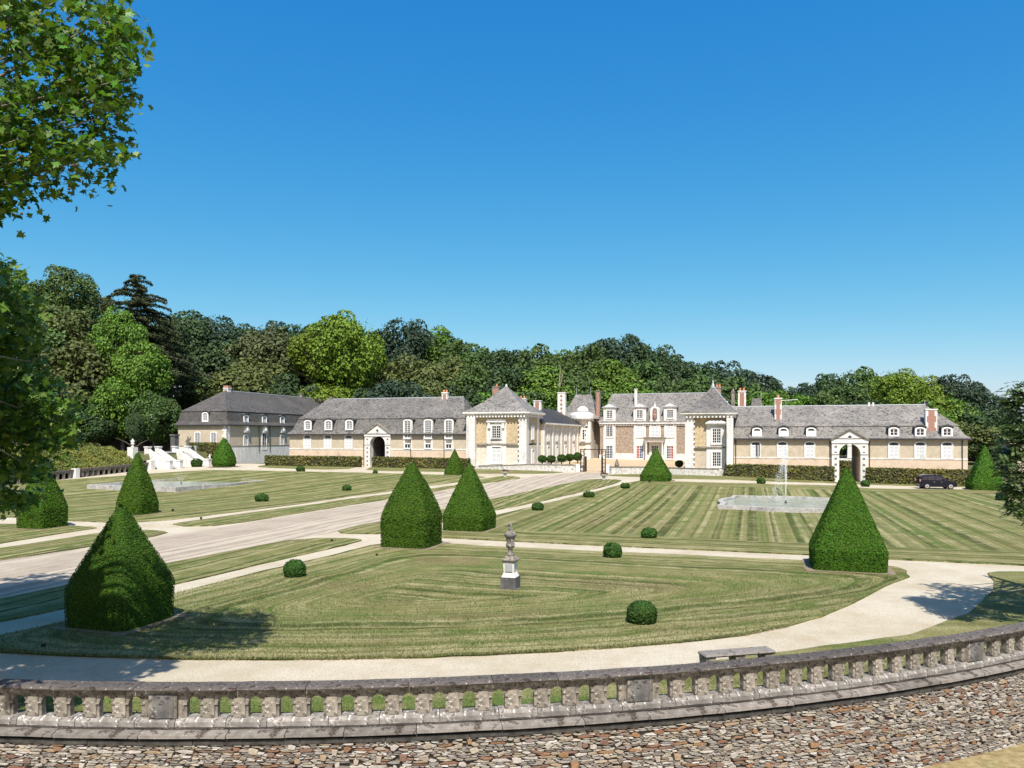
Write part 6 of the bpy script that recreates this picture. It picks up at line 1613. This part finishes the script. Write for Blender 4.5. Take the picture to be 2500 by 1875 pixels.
def plane_tree():
    T = Thing('plane_tree', 'big plane tree overhanging the left edge with lobed leaves', 'tree', (-14.8, 15.2, -.0)); O = Vector(T.o.location)
    q = np.random.default_rng(4); PP = []; NN = []; mb = MB()
    mb.tube([(0,0,-.3),(.1,0,2),(0,.2,5),(.2,0,9),(.1,.1,14)], [.55,.46,.40,.28,.12], 10)
    def fill(poly, n, y0, y1, gate, per, sc):
        """twigs scattered through a crown outline, clumped so that the sky shows between the sprays"""
        k = 0; us = [p_[0] for p_ in poly]; vs_ = [p_[1] for p_ in poly]
        while k < n:
            u, v = q.uniform(min(us), max(us)), q.uniform(min(vs_), max(vs_))
            c_ = False
            for (xa, ya), (xb, yb) in zip(poly, poly[1:] + poly[:1]):
                if (ya > v) != (yb > v) and u < (xb-xa)*(v-ya)/(yb-ya) + xa: c_ = not c_
            if not c_ or mnoise.noise((u/62, v/48, y0)) + .45*mnoise.noise((u/24, v/20, 3)) < gate: continue
            y = q.uniform(y0, y1); C = np.array([(u-1250)/FPX*y, y, z_at(v, y)]); k += 1
            d = q.normal(size=(per, 3))*np.array([.15, .15, .10])*sc
            yield C, C + d, np.array([.1*q.normal(), -.25, .75]) + .5*q.normal(size=(per, 3))
    UP = [(-70,-70),(240,-50),(300,20),(345,105),(312,140),(318,212),(292,240),(306,272),(276,318),(292,345),(296,372),(262,436),(236,428),(200,405),(170,448),(128,436),(104,412),(80,468),(60,492),(24,470),(8,520),(-70,580)]
    for C, p, nn in fill(UP, 640, 12.3, 14.3, -.16, 7, 1.0):
        PP.append(p); NN.append(nn)
        if q.random() < .05:
            root = Vector((.1, 0, 8 + 2*q.random())); e = Vector(C) - O; mb.tube([root, root.lerp(e, .5) + Vector((0, 0, .5)), e], [.08, .04, .008], 5)
    for u, v, r, y in SPRIGS:
        C = np.array([(u-1250)/FPX*y, y, z_at(v, y)]); p, nn = twigs(C, r/FPX*y, 2 + int(r/8), 5, q); PP.append(p); NN.append(nn)
    P = np.concatenate(PP); N = np.concatenate(NN)
    Vv, A, B, Nn = star_leaves(P, N, .165, q)
    # the leaves nearest to us are single leaves
    u_ = 1250 + FPX*P[:, 0]/P[:, 1]; v_ = HORIZON + (EYE - P[:, 2])*FPX/P[:, 1]
    order = np.argsort(P[:, 1] + np.where((u_ > 4) & (v_ > 4) & (u_ < 2500), 0, 100)); one = order[:300]; rest = order[300:]
    lm = MB(); lm.add([(x, y, -.35*(abs(x)**2 + .4*y*y)) for x, y in LEAF], [tuple(range(14))]); lme = lm.mesh('leaf', M['plane_obj'])
    for i in one:
        o = link('leaf', lme, T.o); b, a, c = Vector(B[i]), Vector(A[i]), Vector(Nn[i]); s = .14 + .06*random.random()
        m = Matrix((b*s, a*s, c*s)).transposed().to_4x4(); m.translation = Vector(P[i]) - O; o.matrix_local = m
    def joined(name, Vx):
        k = len(Vx); me = np_mesh(name, Vx.reshape(-1, 3) - np.array(O), np.arange(14*k).reshape(k, 14), [M['plane']]); tag(link(name, me, T.o), kind='stuff')
    # lower back branches in the shade, and the rest of the crown beyond the frame
    PL = []; NL = []
    LOWP = [(-90,630),(20,645),(45,715),(85,745),(98,800),(80,850),(108,900),(146,955),(180,1010),(184,1070),(150,1092),(125,1108),(100,1150),(92,1195),(62,1232),(34,1258),(10,1225),(-90,1250)]
    for C, p, nn in fill(LOWP, 820, 19.6, 22.0, -.34, 7, 1.35):
        PL.append(p); NL.append(nn)
        if q.random() < .03:
            e = Vector(C) - O; root = Vector((.1, .1, 5.5 + q.random())); mb.tube([root, root.lerp(e, .5) + Vector((0, 0, .8)), e], [.08, .045, .01], 5)
    V2, _, _, _ = star_leaves(np.concatenate(PL), np.concatenate(NL), .20, q)
    big = []; bigN = []
    for i in range(46):
        d = unit(q.normal(size=3)); C = np.array([-15.6, 15.2, 11.2]) + d*np.array([6.2, 5.6, 6.0])*(.55 + .45*q.random())
        if C[2] < 4.5: continue
        uu = 1250 + FPX*C[0]/max(1, C[1]); vv = HORIZON + (EYE - C[2])*FPX/max(1, C[1])
        if uu > -270 and vv > -330: continue
        if C[0] > -12.5 and -3 < C[2] - (22.5 - C[1])*1.43 < 6.5: continue
        p, nn = twigs(C, 1.7, 80, 5, q); big.append(p); bigN.append(nn)
    for i in range(95):
        y = q.uniform(10.5, 17.5); u = q.uniform(-520, -95); v = q.uniform(60, 800); C = np.array([(u-1250)/FPX*y, y, z_at(v, y)])
        if C[2] < 6.2: continue
        if C[0] > -11.5 and -2.5 < C[2] - (22.5 - C[1])*1.43 < 6: continue
        p, nn = twigs(C, .75, 26, 6, q); big.append(p); bigN.append(nn)
    V3, _, _, _ = star_leaves(np.concatenate(big), np.concatenate(bigN), .33, q)
    joined('foliage', Vv[rest]); joined('low_foliage', V2); joined('upper_foliage', V3)
    T.part('trunk', mb, M['planebark'], smooth=True)
    sb = MB()
    for i in rest[:60]:
        c = P[i] - np.array(O) + [0, 0, -.25]; sb.lathe([(.003,.028),(.026,.008),(.026,-.008),(.003,-.028)], 0, 0, 6)
        for k in range(24): a = sb.v[-24+k]; sb.v[-24+k] = (a[0]+c[0], a[1]+c[1], a[2]+c[2])
    tag(T.part('seed_balls', sb, M['bark']), kind='stuff')
plane_tree()

# feathery tree at the right edge: it hangs in from beyond the frame and shades the verge
def feather_tree():
    bx, by = 18.4, 24.3
    T = Thing('walnut_tree', 'feathery leaved tree reaching in at the right edge', 'tree', (bx, by, 0)); O = np.array([bx, by, 0]); q = np.random.default_rng(6)
    lob = [(2482,958,30),(2503,1000,46),(2478,985,20),(2504,1060,52),(2474,1062,24),(2488,1110,46),(2464,1105,22),(2456,1118,14),(2495,1160,50),(2464,1150,22),(2486,1205,40),(2470,1188,18),(2508,1235,32),(2484,1242,18),(2560,960,60),(2560,1060,80),(2570,1160,80),(2580,1230,60),(2650,900,90),(2660,1010,110),(2680,1130,110),(2780,850,120),(2790,960,130),(2800,1090,130),(2640,800,80),(2920,900,140),(2930,1050,150),(2640,1240,80),(2720,1230,90),(2800,1210,100),(2900,1190,110),(3000,1100,140)]
    mb = MB(); mb.tube([(0,0,-.3),(0,0,3),(.2,0,8)], [.30,.22,.06], 8); V = []; F = []; o = 0
    for u, v, r in lob:
        y = 21.0 + q.uniform(-.7, .7); C = np.array([(u-1250)/FPX*y, y, max(.5, z_at(v, y))]) - O; rm = r/FPX*y
        zr = min(6, max(1.2, C[2]*.8))
        mb.tube([(0,0,zr), tuple(np.array([C[0]*.5, C[1]*.5, (zr+C[2])/2+.15])), tuple(C)], [.05,.028,.008], 5)
        for k in range(int((20 + 75*rm) * (1 if u < 2540 else .8))):
            b = C + unit(q.normal(size=3))*rm*q.random()**.5; a = q.random()*2*pi
            d = unit(np.array([cos(a), sin(a), q.uniform(-.9, .35)])); side = unit(np.cross(d, [0, 0, 1.]) + 1e-6)
            n = 9; s_ = np.linspace(.03, .34, n)
            for sg in (-1, 1):
                P = b + d*s_[:, None] + sg*side*.05 + np.array([0, 0, -.3])*s_[:, None]**2
                Nn = np.tile(np.cross(side, d), (n, 1)) + .35*q.normal(size=(n, 3)); A = unit(sg*side + .45*d + .1*q.normal(size=(n, 3))); B = unit(np.cross(Nn, A))
                L = .10
                v4 = np.stack([P - A*L*.5, P + B*L*.24, P + A*L*.55, P - B*L*.24], 1).reshape(-1, 3); V.append(v4); F.append(np.arange(4*n).reshape(n, 4)+o); o += 4*n
    T.part('trunk', mb, M['bark']); link('foliage', np_mesh('foliage', np.concatenate(V), np.concatenate(F), [M['feather']]), T.o)
feather_tree()
# grass blades on the nearest turf, one mass
FL = [(p[0], p[1]) for p in front]
def inside(x, y):
    c = False
    for (x0_, y0_), (x1_, y1_) in zip(FL, FL[1:] + FL[:1]):
        if (y0_ > y) != (y1_ > y) and x < (x1_-x0_)*(y-y0_)/(y1_-y0_) + x0_: c = not c
    return c
q = np.random.default_rng(2); pts = []
while len(pts) < 26000:
    x = q.uniform(-15, 15); y = 18.0 + 12*q.random()**1.6
    r = hypot(x-CX, y-CY)
    if r < 35.45 and inside(x, y): pts.append((x, y))
for i in range(9000):
    k_ = q.integers(23, len(front)-1); f_ = q.random(); e_ = Vector(front[k_]).lerp(Vector(front[k_+1]), f_); pts.append((e_.x + q.normal()*.035, e_.y + q.normal()*.035))
for i in range(6000):
    a = q.uniform(-.4, .45); r = q.uniform(37.45, 39.8); pts.append(arc_xy(a, r))
pts = np.array(pts); n = len(pts); h = .035 + .04*q.random(n); a = q.random(n)*2*pi; d = np.stack([np.cos(a), np.sin(a)], 1)*.012
lean = q.normal(size=(n, 2))*.03
base = np.concatenate([pts, np.full((n, 1), .048)], 1)
V = np.stack([base + np.c_[-d, np.zeros(n)], base + np.c_[d, np.zeros(n)], base + np.c_[lean, h]], 1).reshape(-1, 3)
tag(link('grass_blades', np_mesh('grass_blades', V, np.arange(3*n).reshape(n, 3), [M['lawnblade']])), kind='stuff')
